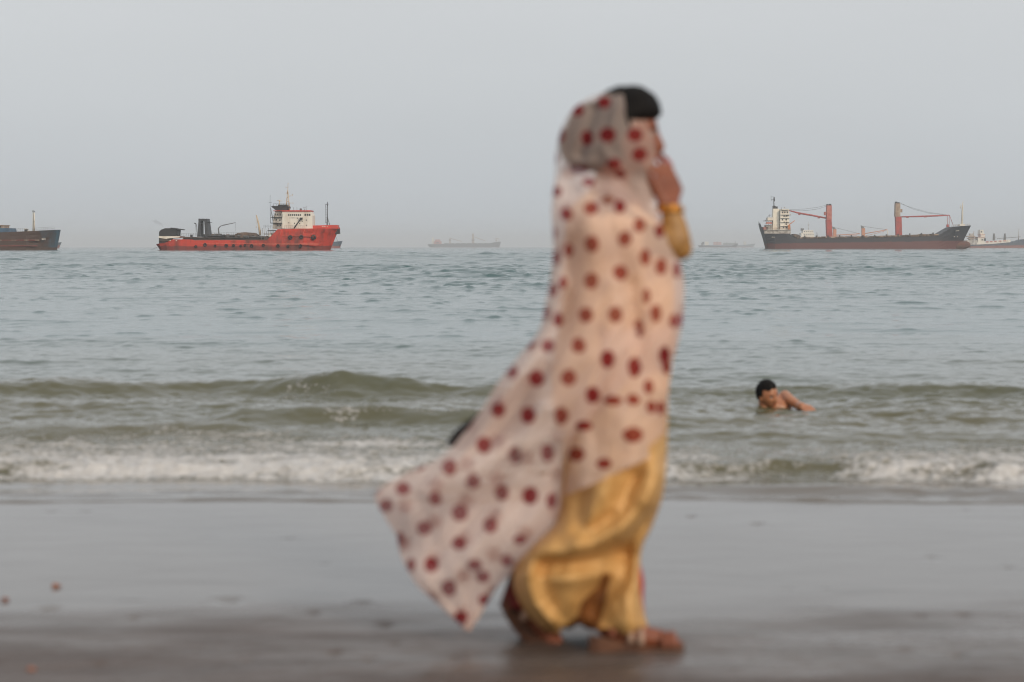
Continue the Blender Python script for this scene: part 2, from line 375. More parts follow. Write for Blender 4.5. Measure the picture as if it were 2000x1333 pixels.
# thin swash reaching up the sand
edge = 8.98 + .30 * fbm(X * .5, X * 0, 3, 80)
film = sstep(-.02, .03, Y - edge)
brk = np.clip(.5 + 1.5 * fbm(X * .55, X * 0 + 5, 3, 83), 0, 1.3)
Z = Z * sstep(9.50, 9.9, Y) + film * (.0035 + brk * (.030 * np.clip(.7 + 1.5 * fbm(X * 2.6, Y * 8, 3, 81), 0, 1.2) * np.exp(-((Y - edge - .30) / .09) ** 2) + .014 * np.clip(.3 + 1.6 * fbm(X * 3.6, Y * 9, 3, 85), 0, 1.2) * np.exp(-((Y - edge - .10) / .06) ** 2)) + .0012 * fbm(X * 2.5, Y * 9, 3, 82)) - .03 * (1 - film)
Z = np.where(Y < 9.6, np.maximum(Z, -.03), Z)
sea_m = bpy.data.materials.new('sea_water'); t, b = nodes(sea_m)
geo = t.nodes.new('ShaderNodeNewGeometry'); sp = t.nodes.new('ShaderNodeSeparateXYZ'); t.links.new(geo.outputs['Position'], sp.inputs[0])
turb = maprange(t, math_(t, 'ADD', sp.outputs['Y'], math_(t, 'MULTIPLY', tex_noise(t, .15, 3), 14)), 19, 34)     # silty shallows to green-blue deeps
wcol = mixc(t, turb, (.100, .092, .050), (.018, .075, .072)); wcol = mixc(t, maprange(t, sp.outputs['Y'], 9.5, 10.0), (.16, .148, .135), wcol)
fn = tex_noise(t, 9, 6, 'Object', (.8, 1.2, 1), .68); fv = t.nodes.new('ShaderNodeTexVoronoi'); fv.inputs['Scale'].default_value = 26
cc = t.nodes.new('ShaderNodeTexCoord'); t.links.new(cc.outputs['Object'], fv.inputs[0])
fa = attr_node(t, 'foam')
fl = tex_noise(t, 3.2, 4, 'Object', (.7, 1.6, 1), .6)
fm = maprange(t, math_(t, 'ADD', math_(t, 'MULTIPLY', fa, .50), math_(t, 'ADD', math_(t, 'ADD', math_(t, 'MULTIPLY', fn, .85), math_(t, 'MULTIPLY', fl, .55)), math_(t, 'MULTIPLY', fv.outputs[0], -.28))), .75, 1.03)
fm = math_(t, 'MULTIPLY', fm, maprange(t, fa, .02, .15))
fcol = mixc(t, tex_noise(t, 22, 3), (.70, .70, .70), (.36, .33, .295))
t.links.new(mixc(t, fm, wcol, fcol), b.inputs['Base Color'])
t.links.new(maprange(t, fm, 0, 1, .05, .75), b.inputs['Roughness']); b.inputs['IOR'].default_value = 1.33
w1 = tex_noise(t, 1.6, 5, 'Object', (.55, 1, 1), .6); w2 = tex_noise(t, 9, 4, 'Object', (.6, 1.2, 1)); w3 = tex_noise(t, .35, 4, 'Object', (.45, 1, 1), .6)
farw = maprange(t, sp.outputs['Y'], 25, 160, .06, .75)
midw = maprange(t, sp.outputs['Y'], 80, 500)
h = math_(t, 'ADD', math_(t, 'MULTIPLY', math_(t, 'MULTIPLY', w1, .22), farw), math_(t, 'MULTIPLY', w2, .0035))
h = math_(t, 'ADD', h, math_(t, 'MULTIPLY', math_(t, 'MULTIPLY', w3, .8), midw))
h = math_(t, 'ADD', h, math_(t, 'MULTIPLY', math_(t, 'MULTIPLY', fn, fm), .03))
bump(t, b, h, .8, 1.0)
sea = np_mesh('sea', np.stack([X, Y, Z], -1), grid_faces(len(yr), nc), sea_m); tag(sea, kind='structure'); attr(sea, 'foam', foam)
#@@REST@@

# ---------------------------------------------------------------- ships
class Ship:
    """frame of a ship: px columns/rows of the photograph are turned into metres at its own distance and waterline"""
    def __init__(s, cx, wl, D, name, label, cat='ship', group=None):
        s.k = D / F; s.cx = cx; s.wl = wl; s.D = D
        s.e = empty(name, ((cx - 1000) * s.k, D, 0), label, cat, group)
    def x(s, p): return (p - s.cx) * s.k
    def z(s, p): return (s.wl - p) * s.k
    def box(s, mb, p0, p1, q0, q1, y0, y1, m=0, tx=0, ty=0):       # q0 top row, q1 bottom row
        mb.box(s.x(p0), s.x(p1), y0, y1, s.z(q1), s.z(q0), m, tx * s.k, ty); return mb
    def pt(s, p, q, y=0.): return Vector((s.x(p), y, s.z(q)))
    def tube(s, mb, pts, r, m=0, n=6):
        rr = [v * s.k for v in r] if isinstance(r, (list, tuple)) else r * s.k
        mb.tube([s.pt(*p) for p in pts], rr, n, m); return mb
    def prism(s, mb, pts, y0, y1, m=0): mb.prism([(s.x(p), s.z(q)) for p, q in pts], y0, y1, m); return mb
    def build(s, mb, name, mats, parent=None, label=None): return mb.build(name, mats, parent or s.e, label)
    def hull(s, st, mat, nl=7, pw=.55):
        """st: (px at waterline, px at deck, row of deck, half beam at waterline m, half beam at deck m)"""
        V = []; zb = -2.0
        for side in (-1, 1):
            for (xw, xd, q, bw, bd) in st:
                zt = s.z(q)
                for i in range(nl):
                    t = i / (nl - 1); z = zb + (zt - zb) * t; u = max(0, z / zt)
                    V.append((s.x(xw + (xd - xw) * u), side * (bw + (bd - bw) * u ** (1 / pw) if bd > bw else bw + (bd - bw) * u), z))
        n = len(st); Fc = []
        for i in range(n - 1):
            for j in range(nl - 1):
                a = i * nl + j; Fc.append((a, a + nl, a + nl + 1, a + 1))
                a += n * nl; Fc.append((a, a + 1, a + nl + 1, a + nl))
            a = i * nl + nl - 1; b2 = a + n * nl; Fc.append((a, a + nl, b2 + nl, b2))
        for j in range(nl - 1):
            Fc.append((j, j + 1, n * nl + j + 1, n * nl + j)); a = (n - 1) * nl + j; Fc.append((a, a + n * nl, a + n * nl + 1, a + 1))
        mb = MB(); mb.add(V, Fc, 0, False); return s.build(mb, 'hull', mat)

def rail(sh, mb, p0, p1, q0, q1, y, n, r=.25, m=0, levels=2):
    """guard rail from (p0,q0) to (p1,q1), deck rows; 5 px high posts"""
    for i in range(n + 1):
        u = i / n; p = p0 + (p1 - p0) * u; q = q0 + (q1 - q0) * u
        sh.tube(mb, [(p, q, y), (p, q - 1.1 / sh.k, y)], r * .6, m, 4)
    for l in range(1, levels + 1):
        h = 1.1 / sh.k * l / levels
        sh.tube(mb, [(p0, q0 - h, y), (p1, q1 - h, y)], r * .5, m, 4)

def red_ship():
    s = Ship(488, 489.6, 676, 'supply_ship', 'bright red working ship with cream bridge block and black tyres along its side', 'ship')
    k = s.k; B = 6.0
    hm = hull_mat('red_hull', (.55, .040, .018), (.22, .035, .025), (.06, .03, .024), 1.5, 0, (.50, .74))
    s.hull([(317, 311, 477.5, 3.5, 5.2), (322, 316, 476.5, 4.8, 5.7), (332, 330, 474.5, 5.6, 6), (345, 344, 468, 6, 6), (381, 381, 468.4, 6, 6), (386, 386, 470, 6, 6), (456, 456, 469.5, 6, 6),
            (511, 511, 470, 6, 6), (526, 526, 470, 6, 6), (547, 547, 448.5, 6, 6.1), (590, 592, 447.4, 5.6, 6.1), (612, 625, 447, 4.2, 5.5), (630, 648, 447, 2.2, 3.8), (640, 658, 447, .9, 2.0), (645, 662.5, 447, .15, .8)], hm)
    mb = MB()                                                     # raised forecastle bulwark
    s.prism(mb, [(598, 441.5), (660, 440), (663.3, 447.2), (594, 447.6)], -3.6, -3.2); s.prism(mb, [(598, 441.5), (660, 440), (663.3, 447.2), (594, 447.6)], 3.2, 3.6)
    s.box(mb, 659, 661.5, 440.2, 447.2, -3.2, 3.2); s.build(mb, 'bulwark', MT['redp'])
    mb = MB()                                                     # rubbing strakes, a paler red than the hull
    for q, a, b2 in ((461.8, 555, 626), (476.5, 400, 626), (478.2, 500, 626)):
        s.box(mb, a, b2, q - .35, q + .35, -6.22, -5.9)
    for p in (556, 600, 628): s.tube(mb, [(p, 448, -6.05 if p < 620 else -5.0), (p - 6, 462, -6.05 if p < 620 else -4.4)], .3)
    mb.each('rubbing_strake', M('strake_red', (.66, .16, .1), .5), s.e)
    for i, (p, q, r) in enumerate([(570.8, 464, 4.3), (594, 464, 4.5), (616, 464, 4.5), (388, 481, 3), (408, 479, 3.4), (426, 480, 3), (447, 481, 3), (463, 480, 3), (475, 480, 2.4), (483, 480, 3), (498, 480, 3), (519, 480.5, 3.2), (547, 480.5, 3.2), (568, 481, 3), (591, 481.5, 3)]):
        y = -6.25 if p < 600 else -5.6
        mb = MB(); q += (.9, -.6, .2, 1.1, -.3)[i % 5] * (.5 if i < 3 else 1); r *= (1, .85, 1.12, .92)[i % 4]; mb.torus((s.x(p + (.8, -1.2, .3)[i % 3]), y, s.z(q)), r * k * .68, r * k * .36); s.build(mb, 'tyre_fender', MT['tyre'])
    mb = MB(); s.box(mb, 653, 664.5, 447, 457.5, -1.3, 1.3, 0, .3, .2); s.build(mb, 'bow_fender', MT['black'])
    mb = MB()
    for p in (338, 350, 632, 636, 641): s.box(mb, p, p + 2.2, 470 if p < 400 else 442.5, 471.2 if p < 400 else 444, -6.06 if p < 400 else -3.72, -5.9 if p < 400 else -3.6)
    mb.each('name_lettering', MT['white'], s.e)
    mb = MB()                                                     # main deck
    s.box(mb, 318, 530, 468.5, 470.8, -5.6, 5.6); s.build(mb, 'deck', MT['dark'])
    # bridge block
    mb = MB(); s.prism(mb, [(555, 447.2), (555, 413.5), (610, 414.5), (613.5, 422), (613.5, 447.2)], -4.6, 4.6); s.build(mb, 'deckhouse', MT['white'])
    mb = MB(); s.prism(mb, [(536, 447.5), (538, 424), (541, 414), (554.8, 413.5), (554.8, 447.5)], -4.2, 4.2)
    s.box(mb, 533, 555, 436, 437, -5, 5, 1); s.box(mb, 532, 555, 425, 425.8, -5, 5, 1); s.build(mb, 'rear_deckhouse', [MT['dirty'], MT['black']])
    mb = MB()
    for i, p in enumerate(np.linspace(566.5, 589, 7)): s.box(mb, p, p + 2.3, 419.2, 422.6, -4.64, -4.5)
    for p in (599.5, 604, 608): s.box(mb, p - 1.2, p + 1.6, 418.8, 422.6, -4.64, -4.5)
    for p, q in ((567, 436), (578, 437), (588, 437.5), (593, 433), (601, 431), (601, 441), (584, 427)): s.box(mb, p, p + 1.6, q - 1.1, q + 1.1, -4.64, -4.5)
    for p in (540.5, 545, 550): s.box(mb, p, p + 2, 418, 422, -4.24, -4.1)
    for p, q in ((542, 430), (549, 431), (545, 441), (550, 441)): s.box(mb, p, p + 2.5, q - 1.6, q + 1.6, -4.24, -4.1)
    mb.each('window', MT['glass'], s.e)
    mb = MB(); s.box(mb, 568, 588, 425.8, 427.4, -4.64, -4.5); s.build(mb, 'lettering_band', MT['dirty'])
    mb = MB(); s.box(mb, 555, 610.5, 411.8, 414.3, -5, 5); s.box(mb, 538, 555, 412.2, 413.6, -5, 5); s.build(mb, 'roof', MT['redp'])
    mb = MB(); s.prism(mb, [(532, 404.5), (535, 403), (567, 404), (567, 407), (563, 411.5), (541, 411.5)], -2.6, 2.6); s.box(mb, 545, 562, 400.5, 403.4, -2, 2)
    for p in (537, 543, 549, 556, 563, 566): s.tube(mb, [(p, 404, -2.2), (p, 399, -2.2)], .3)
    s.tube(mb, [(536, 399, -2.2), (566, 399, -2.2)], .25); s.build(mb, 'funnel_platform', MT['black'])
    mb = MB(); s.tube(mb, [(546.7, 403), (546.7, 395)], [1.4, .8]); mb.ball(s.pt(546.7, 393), 1.7 * k); s.tube(mb, [(542, 392.5), (552, 393.5)], .4); s.build(mb, 'radar_dome', MT['cream'])
    mb = MB()
    for y in (-.7, .7): s.tube(mb, [(559.5, 412, y), (562.6, 372, y * .3)], [.8, .45]); s.tube(mb, [(566.5, 412, y), (563.4, 372, y * .3)], [.8, .45])
    for q, a in ((404, 3.2), (396, 2.4), (388, 2), (380, 1.3)): s.tube(mb, [(563 - a, q), (563 + a, q - 3)], .4); s.tube(mb, [(563 + a, q), (563 - a, q - 3)], .35)
    s.tube(mb, [(563, 380), (563.6, 357.5)], [.7, .25]); s.tube(mb, [(564, 384), (573, 383)], .45); s.tube(mb, [(564, 397), (575, 397.5)], .45); s.tube(mb, [(559, 367), (566, 366)], .35)
    for p, q in ((559.5, 366.5), (564, 359.5), (572, 381), (560, 378)): mb.ball(s.pt(p, q), .9 * k)
    s.build(mb, 'mast', MT['cream'])
    mb = MB(); s.tube(mb, [(529, 437), (528.5, 384)], [.45, .2]); mb.ball(s.pt(528.8, 383.5), .8 * k); s.tube(mb, [(535.5, 440), (529.5, 407)], [.9, .4]); s.tube(mb, [(526, 396), (532, 396)], .3); s.build(mb, 'antenna', MT['black'])
    mb = MB(); s.tube(mb, [(639.3, 447), (640.3, 395)], [1.3, .6]); s.tube(mb, [(640, 425), (645, 441)], .6); s.tube(mb, [(636.3, 400), (636.6, 436)], .3)
    for q in range(400, 436, 5): s.tube(mb, [(636.4, q), (640, q)], .3)
    s.tube(mb, [(637, 399.5), (643, 399.5)], .5); mb.ball(s.pt(640.4, 402), 1.1 * k); s.build(mb, 'foremast', MT['black'])
    mb = MB(); s.tube(mb, [(578.5, 446, -4.9), (592, 428, -5.6)], [1.3, 1.0]); s.box(mb, 590, 595, 426, 430, -6, -5); s.build(mb, 'davit', MT['black'])
    mb = MB()
    for p in (575, 582, 588, 600): s.tube(mb, [(p, 412, -2), (p, 405.5 if p != 588 else 408, -2)], .3)
    s.box(mb, 587, 590.5, 408, 412, -1.5, 0); s.tube(mb, [(596, 412), (594, 406), (600, 404.5)], .4); mb.each('roof_antenna', MT['grey'], s.e)
    # stern house
    mb = MB(); s.prism(mb, [(316, 462), (316, 454), (320, 449.5), (328, 446.5), (341, 446.5), (350, 449.5), (349, 462)], -4.5, 4.5)
    s.prism(mb, [(338, 446), (340, 445.4), (358, 448.6), (357, 450)], -5, 5); s.tube(mb, [(355, 449, -4.6), (356, 464, -4.6)], .45); s.tube(mb, [(350, 449, -4.6), (350, 464, -4.6)], .4)
    s.build(mb, 'stern_house', MT['black'])
    mb = MB(); s.prism(mb, [(316, 462), (358, 462), (356, 464.5), (332, 466.5), (332, 467.5), (316, 465)], -5.2, 5.2); s.build(mb, 'stern_walkway', MT['white'])
    mb = MB(); s.box(mb, 316, 334, 465, 478, -4.8, 4.8, 1)
    for p in (322, 326, 330): s.box(mb, p, p + 2, 467, 474, -4.9, -4.78)
    s.build(mb, 'stern_bulkhead', [MT['rust'], MT['black']])
    mb = MB()                                                     # twin legged deck gantry
    s.prism(mb, [(388.5, 463), (392, 428), (396, 428), (395.8, 463)], -3.2, 3.2); s.prism(mb, [(404, 463), (402.5, 428), (408, 428), (412.5, 463)], -3.2, 3.2)
    s.box(mb, 391.5, 408, 428, 432.5, -3.3, 3.3); s.box(mb, 406, 412, 434.5, 435.3, -3.4, 3.4); s.tube(mb, [(411.5, 435, -3.3), (411.5, 428, -3.3)], .3); s.build(mb, 'gantry', M('gantry_steel', (.05, .055, .065), .6))
    mb = MB(); s.tube(mb, [(383.5, 437, -3.6), (386.5, 437, -3.6), (387.3, 440, -3.6), (387.3, 463, -3.6)], 1.0); s.tube(mb, [(397, 437, -3.7), (400, 437, -3.7), (401, 440, -3.7), (401, 463, -3.7)], .7); s.build(mb, 'vent_pipe', MT['black'])
    mb = MB(); s.tube(mb, [(430.5, 460, -2), (429, 447, -2)], 1.2); s.tube(mb, [(429, 447, -2), (433, 442.5, -2), (440, 440, -2)], [1, .9, .8]); s.tube(mb, [(439, 440.5, -2), (462.5, 435.5, -2)], [1.0, .6])
    s.tube(mb, [(462.5, 435.5, -2), (463, 452, -2)], .2); s.box(mb, 422, 434, 457, 462, -3.5, 0); s.build(mb, 'deck_crane', MT['grey'])
    mb = MB(); s.tube(mb, [(511, 460, -3), (508, 438, -3), (503.8, 421, -3)], [2.2, 1.7, 1.0], n=8); s.tube(mb, [(503.5, 421, -3), (503.3, 446, -3)], .25); mb.ball(s.pt(503.4, 444, -3), 1.0 * k); s.build(mb, 'derrick', MT['cream'])
    mb = MB(); V = s.pt(447, 460); mb.tube([(V.x, -3, V.z - 1.1), (V.x, 3, V.z - 1.1)], 8.6 * k * .92, 20); s.build(mb, 'hose_reel', MT['rust'])
    mb = MB()                                                     # dredge pipes, hatches and clutter
    s.prism(mb, [(361, 468), (362, 463), (400, 463.8), (470, 460), (520, 462), (540, 465), (540, 470.5), (361, 470.5)], -3.8, 3.8, 1)
    s.tube(mb, [(400, 462, -4), (456, 460.5, -4), (521, 464, -4)], 1.5, 2); s.tube(mb, [(364, 466, -4.6), (440, 465, -4.6), (520, 466.5, -4.6)], 1.0, 0)
    rs = random.Random(4)
    for i in range(46):
        p = rs.uniform(462, 540) if i < 32 else rs.uniform(365, 460); hh = rs.uniform(2, 9 if p > 500 else 6); y = rs.uniform(-4.6, -1)
        wd = rs.uniform(1, 5.5); base = 463 if p < 500 else 466
        s.box(mb, p, p + wd, base - hh, base + 3, y, y + rs.uniform(.4, 1.6), rs.choice([0, 1, 2, 3, 3]))
    s.prism(mb, [(458, 462), (466, 455.5), (480, 454), (500, 455.5), (508, 462)], -2, 2, 3)
    for i in range(9):
        p = 512 + i * 3.2; s.tube(mb, [(p, 470, -5), (p + rs.uniform(-2, 2), 452 - rs.uniform(0, 6), -5)], .35, rs.choice([0, 3, 4]))
    s.box(mb, 519, 536, 457, 458.3, -5, 3, 1); s.box(mb, 527, 545, 450.5, 452, -5.2, 4, 0); s.box(mb, 532, 542, 455, 458, -4.4, -3.6, 4)
    s.build(mb, 'deck_gear', [MT['black'], MT['dark'], MT['grey'], MT['brown'], MT['dirty']])
    mb = MB(); rail(s, mb, 520, 553, 447, 447, -5.9, 10); rail(s, mb, 560, 598, 447.3, 447.3, -5.9, 10); rail(s, mb, 360, 470, 463, 461, -4.9, 24); rail(s, mb, 537, 556, 425, 425, -4.9, 5); s.build(mb, 'guard_rail', MT['grey'])
    mb = MB(); s.tube(mb, [(311, 482), (286, 492.5)], .18); s.tube(mb, [(311, 481, 1), (298, 487.5, 1)], .18); s.build(mb, 'mooring_line', MT['grey'])
    mb = MB(); s.tube(mb, [(656, 462), (668, 491)], .2); s.build(mb, 'anchor_chain', MT['black'])
    # ragged exhaust
    sm = bpy.data.materials.new('exhaust'); sm.use_nodes = True; t = sm.node_tree; t.nodes.remove(t.nodes['Principled BSDF'])
    v = t.nodes.new('ShaderNodeVolumePrincipled'); v.inputs['Color'].default_value = (.12, .12, .12, 1)
    n = tex_noise(t, .35, 3); t.links.new(maprange(t, n, .25, .75, 0, .16), v.inputs['Density']); t.links.new(v.outputs[0], t.nodes['Material Output'].inputs['Volume'])
    mb = MB()
    pts = [(325, 445), (319, 441), (312, 437), (304, 433), (296, 431)]
    mb.tube([P(p, q, 676) for p, q in pts], [a * k for a in (1, 2.6, 3.8, 4.6, 1.2)], 12)
    o = mb.build('smoke', sm); tag(o, 'faint grey smoke drifting off the red ship’s stern'.replace('’', "'"), None, None, 'stuff')
red_ship()

def cargo_ship():
    s = Ship(1688, 486.7, 1209, 'cargo_ship', 'black and dark red cargo ship with two tall red deck cranes', 'ship')
    k = s.k
    hm = hull_mat('black_hull', (.022, .026, .036), (.125, .04, .038), (.10, .05, .04), 4.1, .0145, (.66, .9))
    s.hull([(1494.5, 1482, 437, .8, 5), (1496, 1486, 449, 3, 7), (1498, 1489, 456.8, 5, 8), (1510, 1508, 457, 8, 9), (1538, 1537, 457, 9.3, 9.5), (1549, 1551, 467.2, 9.5, 9.5), (1600, 1600, 467, 9.5, 9.5), (1700, 1700, 465.5, 9.5, 9.5), (1800, 1800, 463, 9.5, 9.5), (1825, 1824, 461, 9, 9.5),
            (1846, 1853, 444, 6, 8.5), (1862, 1873, 442.5, 3, 6), (1868, 1885, 441.6, 1.4, 3.2), (1872.5, 1894.6, 441, .2, .7)], hm)
    mb = MB(); V = []
    mb.tube([s.pt(p, q) for p, q in ((1850, 482), (1868, 480.5), (1880, 479.3), (1888, 478.4), (1893, 477.8), (1894.5, 477.6))], [v * k for v in (9, 9, 8.2, 6.8, 3.8, .6)], 16); s.build(mb, 'bulbous_bow', MT['crane'] if 0 else M('bulb_rust', (.15, .065, .05), .8, col2=(.09, .05, .04), scale=.4))
    mb = MB(); s.tube(mb, [(1486.5, 452), (1485, 443), (1480.6, 433.5)], [1.2, 1.0, .5]); s.build(mb, 'stern_post', MT['black'])
    mb = MB()                                                     # poop house and decks
    s.box(mb, 1489, 1540, 451, 457.3, -8, 8); s.box(mb, 1487.5, 1540.5, 449.2, 450.8, -8.6, 8.6); s.build(mb, 'poop_deck', MT['dirty'])
    mb = MB(); s.box(mb, 1520.6, 1538, 411, 449.3, -6, 6); s.box(mb, 1523, 1537, 409.2, 411, -7.5, 7.5)
    for q in (419.5, 426, 434, 441.5): s.box(mb, 1520.5, 1539.6, q, q + .8, -7.2, 7.2)
    s.build(mb, 'bridge_house', MT['white'])
    mb = MB()
    for q, ps in ((415.5, (1524, 1528.5, 1533)), (423, (1527, 1531)), (422, (1534,)), (430, (1524, 1531)), (434.8, (1527, 1532)), (438.5, (1531,)), (445, (1526, 1531, 1535))):
        for p in ps: s.box(mb, p, p + 2, q - 1.3, q + 1.3, -6.3 if q > 412 else -6, -5.9)
    mb.each('window', MT['glass'], s.e)
    mb = MB(); s.box(mb, 1507.5, 1519.8, 408.5, 449.2, -3.4, 3.4, 0, .4, .3); s.build(mb, 'funnel', M('funnel_cream', (.8, .74, .63), .5, col2=(.6, .5, .4), scale=.2, lo=.55, hi=.8))
    mb = MB(); s.box(mb, 1508.5, 1513, 403, 408.6, -2, 2); s.tube(mb, [(1510.8, 409), (1510, 386)], [1.2, .6]); s.tube(mb, [(1505.5, 391), (1512.5, 391)], .5); s.tube(mb, [(1504.8, 383), (1505, 393)], .35); s.tube(mb, [(1511.3, 386), (1511.5, 394)], .7)
    s.tube(mb, [(1505, 385.5), (1511, 385)], .3); s.box(mb, 1513.5, 1517.5, 404, 408.6, -1, 1); s.build(mb, 'main_mast', MT['black'])
    mb = MB(); rs = random.Random(9)
    s.box(mb, 1492, 1507, 431.5, 432.5, -6, 6); s.box(mb, 1494, 1506.5, 440, 449.3, -5, 5, 1); s.box(mb, 1497, 1507, 425.5, 431.6, -3.5, 3.5, 2); s.box(mb, 1488.5, 1497, 444, 449.3, -5, 5, 3)
    s.prism(mb, [(1492, 438), (1494, 434.5), (1503, 434.5), (1505, 438)], -7, -5, 3)
    for p in (1493, 1497, 1501, 1505): s.tube(mb, [(p, 449, -6), (p, 431, -6)], .4, 0)
    s.tube(mb, [(1501.5, 425.5), (1501.5, 419)], .4, 0); s.tube(mb, [(1494, 432), (1500, 422), (1507, 420)], .3, 0)
    s.build(mb, 'aft_deckhouse', [MT['grey'], MT['dirty'], MT['white'], MT['cranep']])
    mb = MB()
    for p in (1524, 1528, 1532, 1535): s.tube(mb, [(p, 410, -2), (p, 406 + (p % 3), -2)], .5)
    mb.ball(s.pt(1531, 406), 1.3 * k); s.box(mb, 1534, 1541, 419.5, 421.5, -7, -5); mb.each('roof_antenna', MT['dirty'], s.e)
    mb = MB(); s.tube(mb, [(1536.5, 442), (1552, 431)], [1.1, .6]); s.box(mb, 1535, 1539.5, 440, 449, -7.6, -6.4); mb.each('stores_crane', MT['orange'], s.e)
    # cranes
    mb = MB(); s.prism(mb, [(1613.5, 465), (1612, 430), (1622.3, 430), (1624.2, 465)], -2, 2); s.build(mb, 'crane_post', MT['crane'])
    mb = MB(); s.box(mb, 1612.6, 1622.6, 402, 429.8, -2.2, 2.2, 0, .5, 0); s.box(mb, 1608.6, 1612.6, 414.5, 421, -1.5, 1.5); s.box(mb, 1613.2, 1616.6, 399.5, 403, -1.4, 1.4, 1); s.box(mb, 1618.4, 1621.6, 399, 403, -1.4, 1.4, 1); s.build(mb, 'crane_cab', [MT['cranep'], MT['black']])
    mb = MB(); s.tube(mb, [(1612, 426.5), (1585, 421.3), (1560, 417), (1538, 411.5)], [1.6, 1.9, 1.9, 1.1], n=6)
    for p, q in ((1560, 419.5), (1598, 426)): s.box(mb, p - 2, p + 2, q - .6, q + 1.2, -.6, .6)
    s.build(mb, 'crane_jib', MT['crane'])
    mb = MB(); s.tube(mb, [(1614, 403), (1598, 408.5), (1575, 412), (1540, 411)], .22, n=4); s.tube(mb, [(1614, 401), (1596, 405.5), (1570, 409), (1540, 410.5)], .22, n=4); s.build(mb, 'crane_cable', MT['grey'])
    mb = MB(); s.prism(mb, [(1748.8, 460.5), (1747.2, 424), (1758.4, 424), (1759.8, 460.5)], -2, 2); s.build(mb, 'crane_post', MT['crane'])
    mb = MB(); s.box(mb, 1746.2, 1756, 398, 423.8, -2.2, 2.2, 0, .5, 0); s.box(mb, 1756, 1760, 409, 415.5, -1.5, 1.5); s.box(mb, 1747, 1750.2, 394.6, 399, -1.4, 1.4, 1); s.box(mb, 1751.6, 1754.8, 396, 399, -1.4, 1.4, 1); s.build(mb, 'crane_cab', [MT['tan'], MT['black']])
    mb = MB(); s.tube(mb, [(1757, 424.3), (1790, 423.4), (1825, 422.3), (1853, 421)], [1.3, 1.6, 1.7, .9], n=6)
    for p, q in ((1771, 425.3), (1806, 424.3)): s.box(mb, p - 2, p + 2, q - .6, q + 1.0, -.6, .6)
    s.build(mb, 'crane_jib', MT['crane'])
    mb = MB(); s.tube(mb, [(1757, 398.5), (1775, 405), (1810, 415), (1848, 420.5)], .22, n=4); s.tube(mb, [(1757, 397), (1780, 408.5), (1812, 417), (1848, 421)], .22, n=4); s.build(mb, 'crane_cable', MT['grey'])
    mb = MB()
    for a, b2 in (((1848.5, 421), (1849.5, 443)), ((1852.3, 420.5), (1852.5, 444)), ((1853, 421), (1860, 440))): s.tube(mb, [a, b2], .45, n=4)
    s.box(mb, 1847.5, 1851, 439, 444, -1, 1); s.build(mb, 'jib_rest', MT['crane'])
    mb = MB(); s.tube(mb, [(1877.2, 443), (1878.2, 402), (1878.2, 396)], [2.3, 1.3, .6], n=10); s.box(mb, 1871, 1881, 438.8, 441.8, -3, 3); s.tube(mb, [(1873, 405.5), (1878, 407)], .5); s.tube(mb, [(1874, 400.5), (1874.5, 408)], .6); s.tube(mb, [(1879, 396), (1880, 394)], .5); s.build(mb, 'foremast', MT['white'])
    mb = MB()                                                     # hatch coamings with dark posts
    s.prism(mb, [(1552, 469), (1552, 461.5), (1562, 463.5), (1585, 463.7), (1700, 462.3), (1825, 457.3), (1830, 460), (1828, 464), (1700, 467)], -7.5, 7.5, 0)
    s.prism(mb, [(1546, 461), (1548, 457.5), (1557, 459), (1560, 464), (1550, 464)], -7, 7, 1)
    for i in range(12):
        p = 1566 + i * 22.6; q = float(np.interp(p, [1566, 1700, 1825], [464, 462.3, 457.6]))
        s.box(mb, p, p + 2, q - 3, q + 3.6, -8.8, -7.6, 2)
    for i in range(60):
        p = rs.uniform(1556, 1822); q = float(np.interp(p, [1566, 1700, 1825], [464, 462.3, 457.6])); wd = rs.uniform(2, 9)
        s.box(mb, p, p + wd, q - rs.uniform(0, 1.2), q + 2.2, -8.2, -7.6, rs.choice([0, 1, 3, 3]))
    s.build(mb, 'hatch_covers', [MT['dark'], MT['brown'], MT['black'], MT['tan']])
    mb = MB(); s.prism(mb, [(1826, 460), (1852, 444.2), (1894, 441.2), (1894, 440.2), (1856, 442.2), (1851, 442.9), (1824, 459)], -8.4, -8.1) if 0 else None
    rail(s, mb, 1856, 1890, 443.6, 441.5, -2.5, 10, .35); rail(s, mb, 1489, 1540, 449.2, 449.2, -8.4, 16, .35); rail(s, mb, 1552, 1610, 467, 466.8, -9.2, 16, .3); rail(s, mb, 1626, 1822, 466.6, 462.2, -9.2, 44, .3)
    s.build(mb, 'guard_rail', MT['tan'])
    mb = MB()
    s.box(mb, 1859.5, 1862, 451.3, 452.2, -9.3, -7.0); s.box(mb, 1863, 1865.5, 451.1, 452, -9.3, -6.3)
    s.box(mb, 1503, 1505.2, 463.4, 464.2, -8.85, -7); s.box(mb, 1506, 1509, 463.4, 464.2, -9, -7); mb.each('name_lettering', MT['white'], s.e)
    mb = MB(); mb.ball((s.x(1857), -8.1, s.z(463)), 1.3 * k); mb.ball((s.x(1864), -6.9, s.z(463)), 1.3 * k); mb.each('bow_emblem', MT['dirty'], s.e)
cargo_ship()

